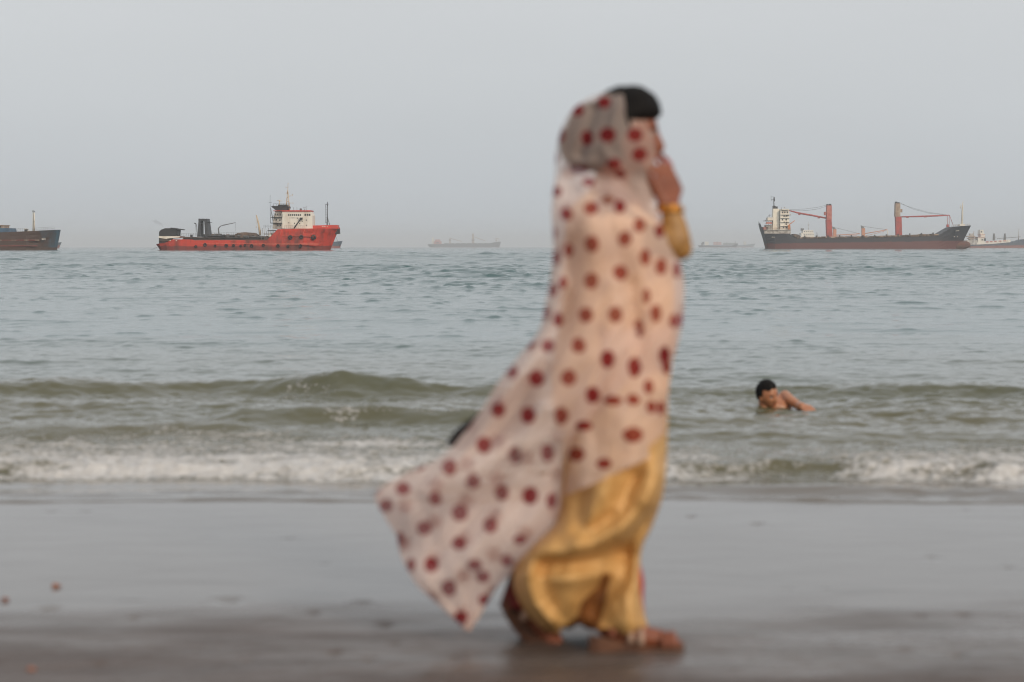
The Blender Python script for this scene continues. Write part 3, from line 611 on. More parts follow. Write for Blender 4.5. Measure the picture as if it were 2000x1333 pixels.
def left_ship():
    s = Ship(60, 489, 745, 'cargo_ship', 'rust streaked blue ship with a white mast, cut off by the left edge', 'ship')
    k = s.k
    hm = hull_mat('rusty_blue_hull', (.035, .080, .12), (.06, .035, .028), (.06, .035, .026), 1.0, 0, (.52, .75), extra=(17, 13, (.062, .034, .024)))
    s.hull([(-260, -262, 457, 6.5, 6.5), (-100, -100, 456, 6.8, 6.8), (0, 0, 455, 6.8, 6.8), (27, 27, 453.8, 6.8, 6.8), (60, 61, 452.5, 6.2, 6.8), (85, 89, 451, 4.4, 6), (100, 106, 450, 2.4, 4.2), (108, 114.5, 449.6, 1, 2.4), (112, 119.2, 449.4, .15, .6)], hm)
    mb = MB(); s.prism(mb, [(-120, 456.5), (-120, 446), (24.5, 446.2), (27, 456)], -6.3, 6.3); s.build(mb, 'deckhouse', MT['blue'])
    mb = MB(); s.box(mb, 4.3, 9.6, 448, 451.8, -6.5, -6.2); s.build(mb, 'window_frame', MT['dirty'])
    mb = MB(); s.box(mb, 5.4, 8.5, 449, 450.9, -6.56, -6.4); mb.each('window', MT['glass'], s.e)
    mb = MB(); s.box(mb, -60, 14.5, 441, 446, -4, 4); s.box(mb, -40, 16, 440.3, 441.3, -4.6, 4.6); s.build(mb, 'upper_deckhouse', MT['tan'])
    mb = MB(); s.box(mb, 6.5, 9, 442.5, 445.2, -4.2, -3.9); s.build(mb, 'doorway', MT['glass'])
    mb = MB(); s.tube(mb, [(67.3, 452), (67.4, 416)], [2.5, 2.0], n=10); s.build(mb, 'mast', MT['white'])
    mb = MB()
    for p, q in ((65.8, 413), (69.8, 413.5), (68.6, 433.5)): mb.ball(s.pt(p, q, -.5), 1.0 * k)
    s.tube(mb, [(67.4, 416), (67, 411)], .4); s.tube(mb, [(64.5, 414.5), (70.8, 415)], .4); s.tube(mb, [(67.4, 416, -.5), (68.6, 451, -.5)], .5); s.build(mb, 'mast_lamp', MT['grey'])
    mb = MB(); s.box(mb, 51.5, 55.5, 448.4, 453, -2, 1, 0); s.box(mb, 50.5, 56.2, 447.4, 448.3, -2.4, 1.4, 1); s.box(mb, 57.5, 60.5, 451, 452.6, -2, 0, 1); s.build(mb, 'deck_vent', [MT['black'], MT['white']])
    mb = MB()
    for q, a, b2 in ((469.6, -250, 86), (480.8, -250, 82)): s.box(mb, a, b2, q - .4, q + .4, -6.95, -6.0)
    for a, b2 in ((8, 14), (32, 41), (57, 65), (78, 86)): s.box(mb, a, b2, 469.0, 470.2, -7.0, -6.1, 1)
    s.build(mb, 'rubbing_strake', [MT['crane'], MT['tan']])
    mb = MB(); s.box(mb, 90, 95.5, 465.5, 469.6, -6.0, -4.2); s.build(mb, 'hull_patch', MT['dirty'])
    mb = MB(); rail(s, mb, 28, 62, 453.7, 452.4, -6.6, 8, .25); rail(s, mb, 70, 112, 452, 449.7, -4.0, 10, .25); s.build(mb, 'guard_rail', MT['grey'])
left_ship()

def simple_ship(cx, wl, D, label, st, hm, group=None, cat='ship'):
    s = Ship(cx, wl, D, 'cargo_ship', label, cat, group); s.hull(st, hm); return s
hb = hull_mat('far_blue_hull', (.05, .09, .13), (.22, .07, .06), (.12, .07, .05), 3.0, 0, (.7, .9))
hg = hull_mat('far_grey_hull', (.03, .035, .045), (.10, .04, .04), (.08, .05, .04), 2.0, 0, (.7, .9))
hw = hull_mat('far_white_hull', (.045, .07, .11), (.25, .09, .075), (.12, .07, .05), 3.0, .015, (.7, .9))
# low ship hidden by the rusty bow
s = simple_ship(100, 485.3, 1900, 'small far blue ship showing only its bow behind the rusty blue ship', [(20, 20, 477, 6, 6), (95, 95, 476, 6, 6), (108, 110, 475, 4, 5), (113, 117, 474, 1.5, 3), (116, 121.2, 473.4, .2, .6)], hb)
mb = MB(); s.box(mb, 30, 48, 464, 477, -5, 5); s.box(mb, 32, 46, 460, 464.2, -4, 4); s.build(mb, 'deckhouse', MT['white'])
# low ship hidden by the red bow
s = simple_ship(600, 485.6, 1750, 'far blue ship whose bow pokes out behind the red ship', [(520, 520, 476, 7, 7), (640, 640, 474, 7, 7), (655, 657, 472.5, 4.5, 6), (661, 665, 471.6, 2, 3.5), (664, 669.4, 471, .2, .8)], hull_mat('blue_pink_hull', (.06, .10, .15), (.30, .09, .08), (.12, .07, .05), 2.2, 0, (.75, .9)))
mb = MB(); s.box(mb, 525, 545, 460, 476, -6, 6); s.box(mb, 528, 543, 455, 460.2, -5, 5); s.build(mb, 'deckhouse', MT['white'])
# bulk carrier at the centre of the horizon
s = simple_ship(906, 483.6, 7400, 'hazy grey bulk carrier alone on the horizon between red ship and woman', [(840, 835, 478, 6, 11), (846, 843, 477.4, 10, 14), (860, 860, 477, 14, 14), (955, 955, 475.8, 14, 14), (965, 966, 473.6, 10, 13), (972, 974, 472.9, 5, 8), (975, 978.5, 472.5, .5, 1.5)], hg)
mb = MB(); s.box(mb, 848, 862.5, 471.5, 477.6, -12, 12); s.box(mb, 850, 860, 468.3, 471.6, -10, 10); s.build(mb, 'deckhouse', MT['cranep'])
mb = MB(); s.box(mb, 844, 847.5, 464.5, 470.5, -4, 4); s.box(mb, 843.5, 848, 470.5, 477.4, -5, 5); s.build(mb, 'funnel', MT['white'])
mb = MB(); s.box(mb, 852, 857.5, 473.5, 475.6, -12.4, -11.8); mb.each('window', MT['glass'], s.e)
for p, q0, wd in ((879, 464.5, 3.2), (924, 456.5, 4.6)):
    mb = MB(); s.box(mb, p - wd / 2, p + wd / 2, q0, 477, -3, 3, 0, .8); s.box(mb, p - wd / 2 - .6, p + wd / 2 + .6, 468.3, 470.4, -4, 4, 1); s.build(mb, 'crane_post', [MT['tan'], MT['dark']])
mb = MB(); s.tube(mb, [(880, 466), (902, 472)], .6); s.build(mb, 'crane_jib', MT['tan'])
mb = MB(); s.tube(mb, [(926, 463), (948, 471)], .6); s.build(mb, 'crane_jib', MT['tan'])
mb = MB(); s.tube(mb, [(969, 474), (969.5, 466)], .7); s.tube(mb, [(974.5, 474), (974.5, 466.5)], .5); s.tube(mb, [(966, 466.5), (975, 466.5)], .4); s.box(mb, 967.8, 970.8, 468.5, 471, -2, 2); s.build(mb, 'foremast', MT['tan'])
mb = MB()
for p in range(868, 950, 11): s.box(mb, p, p + 8.5, 475.4, 477.2, -9, 9)
s.build(mb, 'hatch_covers', MT['grey'])
# coaster right of the woman
s = simple_ship(1402, 483.7, 6400, 'small hazy grey coaster low on the horizon just right of the woman', [(1365, 1363, 479.6, 5, 9), (1372, 1371, 479.5, 9, 10), (1386, 1386, 479.7, 11, 11), (1388, 1388, 481, 11, 11), (1428, 1428, 480.8, 11, 11), (1432, 1433, 478, 8, 9), (1437, 1441.3, 476.6, .5, 2)], hg)
mb = MB(); s.box(mb, 1376, 1383, 472.6, 480, -7, 7); s.box(mb, 1377, 1384, 474.6, 475.4, -8, 8); s.build(mb, 'deckhouse', MT['white'])
mb = MB(); s.prism(mb, [(1369.5, 479.6), (1369.5, 475.5), (1372, 473), (1374.6, 472.5), (1374.6, 475.5), (1373, 479.6)], -4, 4); s.build(mb, 'funnel', MT['black'])
mb = MB(); s.tube(mb, [(1435.5, 478), (1435.5, 471)], .45); s.tube(mb, [(1400, 480), (1400, 472)], .4); s.tube(mb, [(1418, 480), (1418, 474)], .4); mb.each('mast', MT['grey'], s.e)
s = simple_ship(1409, 483.5, 8800, 'pale container ship barely showing through the haze behind the grey coaster', [(1386, 1385, 479.5, 10, 14), (1392, 1391, 479, 16, 16), (1450, 1450, 479, 16, 16), (1466, 1468, 477, 8, 12), (1470, 1475, 476, .5, 2)], hb)
mb = MB(); s.box(mb, 1393, 1408, 473, 479.4, -12, 12); mb.each('container_stack', MT['cranep'], s.e)
mb = MB(); s.box(mb, 1412, 1440, 474.8, 479.4, -12, 12); mb.each('container_stack', MT['grey'], s.e)
mb = MB(); s.box(mb, 1452, 1456, 472, 479.4, -12, 12); s.build(mb, 'deckhouse', MT['white'])
# ship behind the black cargo ship
s = simple_ship(1650, 485, 2400, 'far white-housed ship with orange cranes seen over the black cargo ship', [(1556, 1553, 471, 7, 9), (1563, 1562, 470, 11, 11), (1740, 1740, 470, 11, 11), (1758, 1760, 468, 7, 9), (1766, 1771, 466, .5, 2)], hb)
mb = MB(); s.box(mb, 1562, 1587.5, 456, 470.2, -9, 9); s.box(mb, 1566, 1586, 450.5, 456.2, -8, 8); s.build(mb, 'deckhouse', MT['white'])
mb = MB()
for q in (452.5, 457.5): 
    for p in range(1568, 1585, 4): s.box(mb, p, p + 1.6, q, q + 1.5, -9.3 if q > 455 else -8.3, -7.9)
mb.each('window', MT['glass'], s.e)
mb = MB(); s.box(mb, 1563.5, 1568.5, 446.8, 451, -3, 3); s.build(mb, 'funnel', MT['grey'])
mb = MB(); s.tube(mb, [(1578, 451), (1578.5, 434)], [.5, .25]); s.tube(mb, [(1575.5, 440), (1581, 440)], .3); s.build(mb, 'mast', MT['dirty'])
mb = MB(); s.tube(mb, [(1591.5, 468), (1594.5, 453), (1596.5, 468)], .9); s.build(mb, 'a_frame', MT['black'])
for p, q0, tip in ((1629, 448.5, (1679, 457.3)), (1684.8, 446.5, (1732, 449.3))):
    mb = MB(); s.box(mb, p - 2.8, p + 3.0, q0, 470, -3, 3); s.prism(mb, [(p - 3, q0), (p - 4.5, q0 - 5.5), (p - 1, q0 - 4), (p + 2.6, q0)], -2, 2, 1); s.build(mb, 'crane_post', [MT['orange'], MT['grey']])
    mb = MB(); s.tube(mb, [(p, 460 if p < 1650 else 457.5), tip], .9); s.tube(mb, [(p, 462.5), (tip[0] - 6, tip[1] + 3)], .4); s.build(mb, 'crane_jib', MT['orange'])
    mb = MB(); s.tube(mb, [(p - 3, q0 - 4), tip], .3); s.build(mb, 'crane_cable', MT['grey'])
mb = MB(); s.tube(mb, [(1732.5, 449.3), (1733, 462)], 1.0); s.build(mb, 'jib_rest', MT['white'])
# ship at the right edge
s = simple_ship(1960, 484.8, 2350, 'white and blue freighter beyond the bulbous bow, cut off by the right edge', [(1886, 1884, 479, 6, 8), (1892, 1891, 478.6, 9, 10), (1935, 1935, 476.6, 10, 10), (1968, 1968, 473.5, 10, 10), (1985, 1985, 470.5, 10, 10), (1990, 1990, 468.2, 9, 10), (2030, 2030, 466, 7, 9), (2050, 2056, 464, .5, 2)], hw)
mb = MB(); s.box(mb, 1911.5, 1919.8, 457, 472, -7, 7); s.box(mb, 1910.5, 1917.5, 449.5, 457.2, -6, 6, 0, .4); s.box(mb, 1906, 1919, 464, 477.5, -8, 8); s.build(mb, 'deckhouse', MT['white'])
mb = MB(); s.box(mb, 1905, 1920.4, 463.2, 464, -8.5, 8.5); s.box(mb, 1910, 1920.4, 458.6, 459.2, -7.4, 7.4); s.build(mb, 'deck_edge', MT['cranep'])
mb = MB(); s.box(mb, 1912, 1914.5, 452, 454.6, -6.3, -5.9); s.box(mb, 1917.3, 1921, 466, 471, -8.2, -7.8); s.box(mb, 1913, 1915.5, 467, 470, -8.2, -7.9); mb.each('window', MT['glass'], s.e)
mb = MB(); s.box(mb, 1883, 1906, 469.5, 478.6, -7, 7, 0); s.box(mb, 1887, 1902, 461, 463.2, -5, 5, 1); s.box(mb, 1889, 1903, 464.8, 466.8, -5, 5, 1); s.box(mb, 1891, 1901, 456.5, 469.6, -3, 3, 0, 1.5); s.tube(mb, [(1900, 462), (1901, 452)], .6, 1); s.build(mb, 'aft_deckhouse', [MT['dirty'], MT['tan']])
mb = MB(); s.prism(mb, [(1903, 478.3), (1903, 474), (1925, 472.8), (1952, 469.6), (1969, 468.6), (1969, 473.8), (1935, 477)], -8.5, 8.5, 0)
for p in (1921, 1929, 1937, 1946, 1955): s.box(mb, p, p + 5, 471.6 - (p - 1920) * .05, 474 - (p - 1920) * .07, -8.9, -8.3, 1)
s.build(mb, 'hatch_covers', [MT['white'], MT['cranep']])
for p in (1940, 1961.2):
    mb = MB(); s.prism(mb, [(p - 1.8, 470), (p - 1.3, 461), (p - .6, 456.5), (p + .7, 456.5), (p + 2, 464), (p + 1.6, 470)], -2, 2); s.build(mb, 'crane_post', MT['grey'])
mb = MB(); s.tube(mb, [(1946, 466.5), (1992, 463)], .5); s.build(mb, 'crane_jib', MT['grey'])
mb = MB(); s.tube(mb, [(1988, 469), (1988.5, 447)], [.8, .4]); s.build(mb, 'foremast', MT['dirty'])

# ---------------------------------------------------------------- people: helpers
def solid(parts, name, voxel, mats, parent, smooth=4, fac=.5):
    """joins the limbs in parts into ONE continuous skin"""
    o = parts.build(name + '_raw', []) ; o.name = name
    r = o.modifiers.new('r', 'REMESH'); r.mode = 'VOXEL'; r.voxel_size = voxel; r.use_smooth_shade = True
    s = o.modifiers.new('s', 'SMOOTH'); s.factor = fac; s.iterations = smooth
    dg = bpy.context.evaluated_depsgraph_get(); me = bpy.data.meshes.new_from_object(o.evaluated_get(dg))
    old = o.data; o.modifiers.clear(); o.data = me; bpy.data.meshes.remove(old); me.name = name
    me.materials.clear()
    for m in (mats if isinstance(mats, (list, tuple)) else [mats]): me.materials.append(m)
    me.polygons.foreach_set('use_smooth', [True] * len(me.polygons)); o.parent = parent
    return o
def limb(mb, pts, rs, n=14):
    """a tapered limb: dense tube with round ends and round joints"""
    pts = [Vector(p) for p in pts]
    mb.tube(pts, rs, n)
    for p, r in zip(pts, rs): mb.ball(p, r * 1.0, 0, n, 9)
def oval(mb, c, a, b2, c2, X, Yv, Z):                       # ellipsoid on an own frame
    V0 = MB().ball((0, 0, 0), 1, 0, 18, 12)
    V = [Vector(c) + X * (v[0] * a) + Yv * (v[1] * b2) + Z * (v[2] * c2) for v in V0.v]
    mb.add(V, V0.f, 0, True)
def frame(fwd, up):
    f = Vector(fwd).normalized(); u = Vector(up); u = (u - f * u.dot(f)).normalized(); l = u.cross(f); return f, l, u
def head_surface(nu=72, nv=54, hair=None):
    """head in metres, +x face, +y its left, +z up, eyes at z = 0"""
    th = np.linspace(0, np.pi, nv); ph = np.linspace(0, 2 * np.pi, nu, endpoint=False)
    T, H = np.meshgrid(th, ph, indexing='ij')
    x = np.sin(T) * np.cos(H); y = np.sin(T) * np.sin(H); z = np.cos(T)
    X = .094 * x - .004; Yy = .074 * y; Zz = .116 * z
    low = np.clip(-z, 0, 1)
    Yy = Yy * (1 - .38 * low ** 1.6); X = np.where(x > 0, X * (1 - .10 * low), X * (1 - .45 * low ** 1.3) + .0)
    X = X + .012 * low * (x > -.2)
    f = np.clip(x * 1.6, 0, 1)
    X = X - .006 * f * np.exp(-((Zz - .0) / .03) ** 2) * 0
    g = lambda yc, ys, zc, zs: np.exp(-((np.abs(Yy) - yc) / ys) ** 2 - ((Zz - zc) / zs) ** 2)
    nose = np.clip((.016 - Zz) / .050, 0, 1) * (Zz > -.040) + np.where(Zz <= -.040, np.exp(-((Zz + .040) / .006) ** 2), 0)
    X = X + f * .027 * np.exp(-(Yy / (.008 + .005 * nose)) ** 2) * nose
    X = X - f * .011 * g(.030, .015, .002, .012) + f * .005 * g(.028, .02, .024, .008) + f * .004 * g(.040, .016, -.028, .018)
    X = X + f * .007 * np.exp(-(Yy / .021) ** 2) * (np.exp(-((Zz + .060) / .0055) ** 2) + np.exp(-((Zz + .073) / .006) ** 2)) - f * .004 * np.exp(-(Yy / .024) ** 2 - ((Zz + .0665) / .003) ** 2)
    X = X + f * .008 * g(0, .022, -.101, .014)
    if hair is not None:
        m, thick = hair(x, y, z, X, Yy, Zz)
        n = np.stack([x, y, z], -1); off = (m * thick - (1 - m) * .010)[..., None]
        n = n * off; X = X + n[..., 0]; Yy = Yy + n[..., 1]; Zz = Zz + n[..., 2]
    return np.stack([X, Yy, Zz], -1), nv, nu
def add_head(mb, c, fwd, up, sc=1., hair=None, ears=True, m=0):
    V, nv, nu = head_surface(hair=hair); f, l, u = frame(fwd, up); c = Vector(c)
    W = V.reshape(-1, 3) @ np.array([f, l, u]) * sc + np.array(c)
    Fq = [(i * nu + j, (i + 1) * nu + j, (i + 1) * nu + (j + 1) % nu, i * nu + (j + 1) % nu) for i in range(nv - 1) for j in range(nu)]
    mb.add(W, Fq, m, True)
    if ears:
        for sgn in (-1, 1):
            oval(mb, c + (f * -.008 + l * sgn * .074 + u * -.015) * sc, .017 * sc, .007 * sc, .030 * sc, (f - l * sgn * -.3).normalized(), l, u)
    return f, l, u
def add_hand(mb, wrist, d, n, thumb_side, curl=.6, sc=1., spread=.06, curls=None):
    """wrist, direction of the fingers d, palm normal n (fingers curl towards n), thumb_side +-1"""
    d = Vector(d).normalized(); n = Vector(n); n = (n - d * n.dot(d)).normalized(); s = d.cross(n) * thumb_side; w = Vector(wrist)
    for i in range(4):
        a = w + s * (.012 - .008 * i) * sc; b2 = w + d * (.078 - .004 * abs(i - 1)) * sc + s * (.033 - .021 * i) * sc
        limb(mb, [a, (a + b2) / 2 + n * .002, b2], [.017 * sc, .0145 * sc, .0115 * sc], 10)
    for i, (L, r) in enumerate(((.070, .0085), (.078, .0088), (.072, .0083), (.056, .0074))):
        p = w + d * (.080 - .004 * abs(i - 1)) * sc + s * (.033 - .0215 * i) * sc
        dirv = (d + s * spread * (1.5 - i)).normalized(); cu = curls[i] if curls else curl * (1 + .12 * i)
        pts = [p]; ang = cu * .45
        for seg in (.46, .31, .25):
            q = dirv * math.cos(ang) + n * math.sin(ang); pts.append(pts[-1] + q * L * seg * sc); ang += cu
        limb(mb, pts, [r * sc * v for v in (1.05, .97, .9, .78)], 8)
    p = w + s * .022 * sc + d * .018 * sc; q1 = (s * .75 + d * .6 + n * .25).normalized(); q2 = (s * .25 + d * .85 + n * .45).normalized()
    limb(mb, [p, p + q1 * .036 * sc, p + q1 * .036 * sc + q2 * .030 * sc, p + q1 * .036 * sc + q2 * .030 * sc + (q2 + n * .3).normalized() * .024 * sc], [.015 * sc, .0115 * sc, .0098 * sc, .008 * sc], 9)

def skin_mat(name, col, col2, rough=.5, lipc=None):
    m = bpy.data.materials.new(name); t, b = nodes(m); b.inputs['Roughness'].default_value = rough
    b.inputs['Subsurface Weight'].default_value = .12; b.inputs['Subsurface Scale'].default_value = .01; b.inputs['Subsurface Radius'].default_value = (1, .35, .2)
    c = mixc(t, maprange(t, tex_noise(t, 16, 3), .35, .7), col, col2)
    if lipc: c = mixc(t, attr_node(t, 'lip'), c, lipc)
    t.links.new(c, b.inputs['Base Color']); return m
def mark_lips(o, c, f, l, u, sc):
    n = len(o.data.vertices); co = np.zeros(n * 3, np.float32); o.data.vertices.foreach_get('co', co); co = co.reshape(-1, 3) - np.array(c)
    x = co @ np.array(f) / sc; y = co @ np.array(l) / sc; z = co @ np.array(u) / sc
    attr(o, 'lip', np.clip(1.3 - ((y / .022) ** 2 + ((z + .0665) / .011) ** 2), 0, 1) * (x > .06))
def add_eyes(c, f, l, u, sc, parent, white, iris, brow):
    for sgn in (-1, 1):
        e = Vector(c) + (f * .074 + l * sgn * .030 + u * .001) * sc
        mb = MB(); mb.ball(e - f * .004, .0112 * sc, 0, 14, 10); mb.ball(e + (f * .0020 + l * sgn * -.001) * sc, .0062 * sc, 1, 12, 8); mb.build('eye', [white, iris], parent)
        mb = MB(); pts = [Vector(c) + (f * (.088 - .012 * abs(q)) + l * sgn * (.030 + .018 * q) + u * (.022 - .004 * q * q)) * sc for q in (-1, -.4, .2, 1)]
        mb.tube(pts, [.002 * sc, .0036 * sc, .0034 * sc, .0015 * sc], 6); mb.build('eyebrow', brow, parent)
eye_w = M('eye_white', (.28, .24, .21), .4); eye_d = M('eye_iris', (.02, .012, .01), .15)
hairm = M('black_hair', (.006, .005, .005), .75, col2=(.010, .009, .009), scale=60, stretch=(1, 1, .2), bmp=.002, spec=.15)

# ---------------------------------------------------------------- the boy in the water
BD = 14.0
boy = empty('person', P(1518, 803, BD), 'black haired bare-chested boy lying in the shallow waves, arm stretched out', 'person')
bo = boy.location.copy()
def bp(px, py, dy=0.): return P(px, py, BD + dy) - bo
bskin = skin_mat('boy_skin', (.42, .19, .10), (.34, .14, .075), .35, (.28, .08, .06))
mb = MB(); hc = bp(1499, 770.5, -.02); hf, hl, hu = frame((.62, -.76, -.20), (-.32, .02, 1)); HS = .88
add_head(mb, hc, hf, hu, HS)
neck = bp(1503, 792, .05); chest = bp(1512, 806, .10)
limb(mb, [hc + Vector((-.01, .03, -.06)), neck + Vector((.02, 0, .0)), chest], [.050, .054, .09])
shR = bp(1533, 775, .12); shL = bp(1492, 798, .02)
limb(mb, [shL, bp(1508, 797, .07), shR + Vector((-.02, .01, -.03))], [.042, .065, .055])
limb(mb, [shL, bp(1488, 812, -.05), bp(1494, 826, -.12)], [.042, .036, .03])
oval(mb, bp(1516, 799, .08), .115, .08, .075, Vector((1, 0, 0)), Vector((0, 1, 0)), Vector((0, 0, 1)))
limb(mb, [bp(1513, 808, .12), bp(1545, 822, .25), bp(1580, 824, .42)], [.09, .085, .08])
limb(mb, [bp(1580, 824, .42), bp(1630, 826, .6), bp(1680, 830, .8)], [.075, .055, .04])
limb(mb, [shR, bp(1545, 783, .03), bp(1560, 793, -.05)], [.045, .036, .031])
limb(mb, [bp(1560, 793, -.05), bp(1563, 795.5, -.11), bp(1566, 794, -.16)], [.031, .030, .028])
add_hand(mb, bp(1566, 794, -.16), (.66, -.62, -.36), (-.25, .75, -.55), 1, .85, .92)
b_o = solid(mb, 'body', .0045, bskin, boy, 3); mark_lips(b_o, hc, hf, hl, hu, HS)
add_eyes(hc, hf, hl, hu, HS, boy, eye_w, eye_d, hairm)
def boy_hair(x, y, z, X, Yy, Zz):
    line = z - np.where(x > .2, .56 - .12 * np.abs(y), np.where(x > -.15, -.02 - .0 * x, -.42)); line = line + .04 * np.sin(9 * y)
    m = sstep(-.06, .08, line); return m, .009 + .004 * fbm(x * 6 + y * 4, z * 6, 3, 91)
mb = MB(); add_head(mb, hc, hf, hu, HS, hair=boy_hair, ears=False); mb.build('hair', hairm, boy)

# ---------------------------------------------------------------- the woman
WD = 5.72
woman = empty('person', Vector((.33, WD, .0)), 'blurred woman in polka dot scarf and gold dress walking along the wet sand', 'person')
wo = woman.location.copy()
def wp(px, py, dy=0.): return P(px, py, WD + dy) - wo
wskin = skin_mat('woman_skin', (.25, .075, .032), (.18, .050, .022), .5, (.35, .07, .06))
mb = MB(); hc = wp(1222, 264, 0.0); hf, hl, hu = frame((1, -.10, -.04), (-.03, 0, 1)); HS = 1.03
add_head(mb, hc, hf, hu, HS)
limb(mb, [wp(1203, 310), wp(1196, 350), wp(1192, 400)], [.052, .052, .07])
limb(mb, [wp(1192, 418, -.13), wp(1192, 410, 0), wp(1194, 418, .13)], [.055, .075, .055], 16)
for w_, h_, q in ((.10, .13, 450), (.105, .14, 520), (.095, .13, 600), (.11, .145, 690), (.125, .165, 770)):
    oval(mb, wp(1200 + (8 if q < 560 else 0), q), w_, h_, .11, Vector((1, 0, 0)), Vector((0, 1, 0)), Vector((0, 0, 1)))
limb(mb, [wp(1190, 430, -.13), wp(1262, 470, -.11), wp(1326, 484, -.06)], [.050, .040, .026])          # near arm, bent up
limb(mb, [wp(1326, 484, -.06), wp(1320, 450, -.06), wp(1308, 405, -.05)], [.027, .030, .029])
add_hand(mb, wp(1308, 404, -.05), (-.24, .06, 1), (-.55, .83, 0), -1, .40, 1.12)
limb(mb, [wp(1200, 430, .13), wp(1230, 500, .14), wp(1246, 520, .12)], [.048, .04, .034])               # far arm, its hand under the chin
limb(mb, [wp(1246, 520, .12), wp(1252, 465, .07), wp(1247, 405, .02)], [.035, .032, .027])
add_hand(mb, wp(1247, 405, .02), (.10, -.08, 1), (-.7, -.7, 0), 1, .55, 1.05)
# legs: near leg forward, far leg pushing off behind
limb(mb, [wp(1205, 790, -.04), wp(1212, 1000, .01), wp(1204, 1110, .0), wp(1190, 1222, -.065)], [.085, .055, .046, .034])
limb(mb, [wp(1188, 1222, -.07), wp(1230, 1240, -.075), wp(1285, 1248, -.08), wp(1316, 1252, -.08)], [.037, .034, .028, .016])
limb(mb, [wp(1200, 790, .08), wp(1165, 1000, .08), wp(1085, 1100, .08), wp(1022, 1172, .07)], [.092, .06, .052, .035])
limb(mb, [wp(1022, 1172, .07), wp(1045, 1210, .06), wp(1066, 1242, .055), wp(1092, 1256, .05)], [.036, .033, .027, .018])
for i in range(5):
    limb(mb, [wp(1308, 1252, -.11 + .016 * i), wp(1328 - 2.5 * i, 1257, -.115 + .018 * i)], [.012 - .0008 * i, .009 - .0008 * i], 8)
    limb(mb, [wp(1088, 1254, .02 + .015 * i), wp(1100 - 1.5 * i, 1266, .015 + .016 * i)], [.011 - .0008 * i, .009 - .0008 * i], 8)
wb = solid(mb, 'body', .0055, wskin, woman, 3); mark_lips(wb, hc, hf, hl, hu, HS)
add_eyes(hc, hf, hl, hu, HS, woman, eye_w, eye_d, hairm)
def w_hair(x, y, z, X, Yy, Zz):
    line = z - np.where(x > .2, .42 - .10 * np.abs(y), np.where(x > -.05, -.10 + .6 * x, -.62)) + .05 * fbm(y * 14, x * 9, 3, 93); m = sstep(-.07, .08, line)
    return m, .019 + .012 * np.exp(-((x - .55) / .5) ** 2 - ((z - .8) / .4) ** 2) + .004 * fbm(x * 6, z * 6 + y * 3, 3, 92)
mb = MB(); add_head(mb, hc, hf, hu, HS, hair=w_hair, ears=False)
oval(mb, wp(1130, 282), .056, .064, .068, Vector((1, 0, 0)), Vector((0, 1, 0)), Vector((0, 0, 1)))      # bun
oval(mb, wp(1165, 252), .086, .064, .080, Vector((1, 0, 0)), Vector((0, 1, 0)), Vector((0, 0, 1)))
oval(mb, wp(1163, 302), .078, .060, .050, Vector((1, 0, 0)), Vector((0, 1, 0)), Vector((0, 0, 1)))
mb.build('hair', hairm, woman)

# ---- cloth
def catmull(ctrl, n):
    c = np.array(ctrl, float); c = np.vstack([2 * c[0] - c[1], c, 2 * c[-1] - c[-2]])
    u = np.linspace(0, len(ctrl) - 1 - 1e-6, n); i = u.astype(int); t = (u - i)[:, None]
    p0, p1, p2, p3 = c[i], c[i + 1], c[i + 2], c[i + 3]
    return .5 * (2 * p1 + (p2 - p0) * t + (2 * p0 - 5 * p1 + 4 * p2 - p3) * t ** 2 + (3 * p1 - p0 - 3 * p2 + p3) * t ** 3)
def sheet(name, ctrl, mat, parent, ns, nt_, fold=None, a0=0., a1=2 * math.pi, close=True):
    """cloth tube. ctrl rows: left px,py, right px,py, half depth towards / away from the camera, centre depth.
    angle 0 = right (front) edge, 90 deg = the side facing the beach, 180 = back edge"""
    c = catmull(ctrl, ns)
    th = np.linspace(a0, a1, nt_, endpoint=not close)
    Sg, T = np.meshgrid(np.linspace(0, 1, ns), th, indexing='ij'); c = c[:, :, None]
    t = np.cos(T); mx = (c[:, 2] + c[:, 0]) / 2; my = (c[:, 3] + c[:, 1]) / 2
    hx = (c[:, 2] - c[:, 0]) / 2; hy = (c[:, 3] - c[:, 1]) / 2
    sn = np.sin(T); b = np.where(sn > 0, c[:, 4], c[:, 5])
    px = mx + hx * t; py = my + hy * t; dep = c[:, 6] - b * np.sign(sn) * np.abs(sn) ** .8
    if fold is not None:
        dpx, dpy, dd = fold(Sg, T, px, py); px = px + dpx; py = py + dpy; dep = dep + dd
    V = Pn(px, py, WD + dep) - np.array(wo)
    o = np_mesh(name, V, grid_faces(ns, nt_, wrap=close), mat, parent)
    return o, px, py, T, Sg
def poly_d(px, py, pts):              # distance in px to a polyline
    d = np.full(px.shape, 1e9)
    for (x0, y0), (x1, y1) in zip(pts[:-1], pts[1:]):
        vx, vy = x1 - x0, y1 - y0; t = np.clip(((px - x0) * vx + (py - y0) * vy) / (vx * vx + vy * vy), 0, 1)
        d = np.minimum(d, np.hypot(px - x0 - t * vx, py - y0 - t * vy))
    return d
def ln(px, py, pts, wd): return np.exp(-(poly_d(px, py, pts) / wd) ** 2)

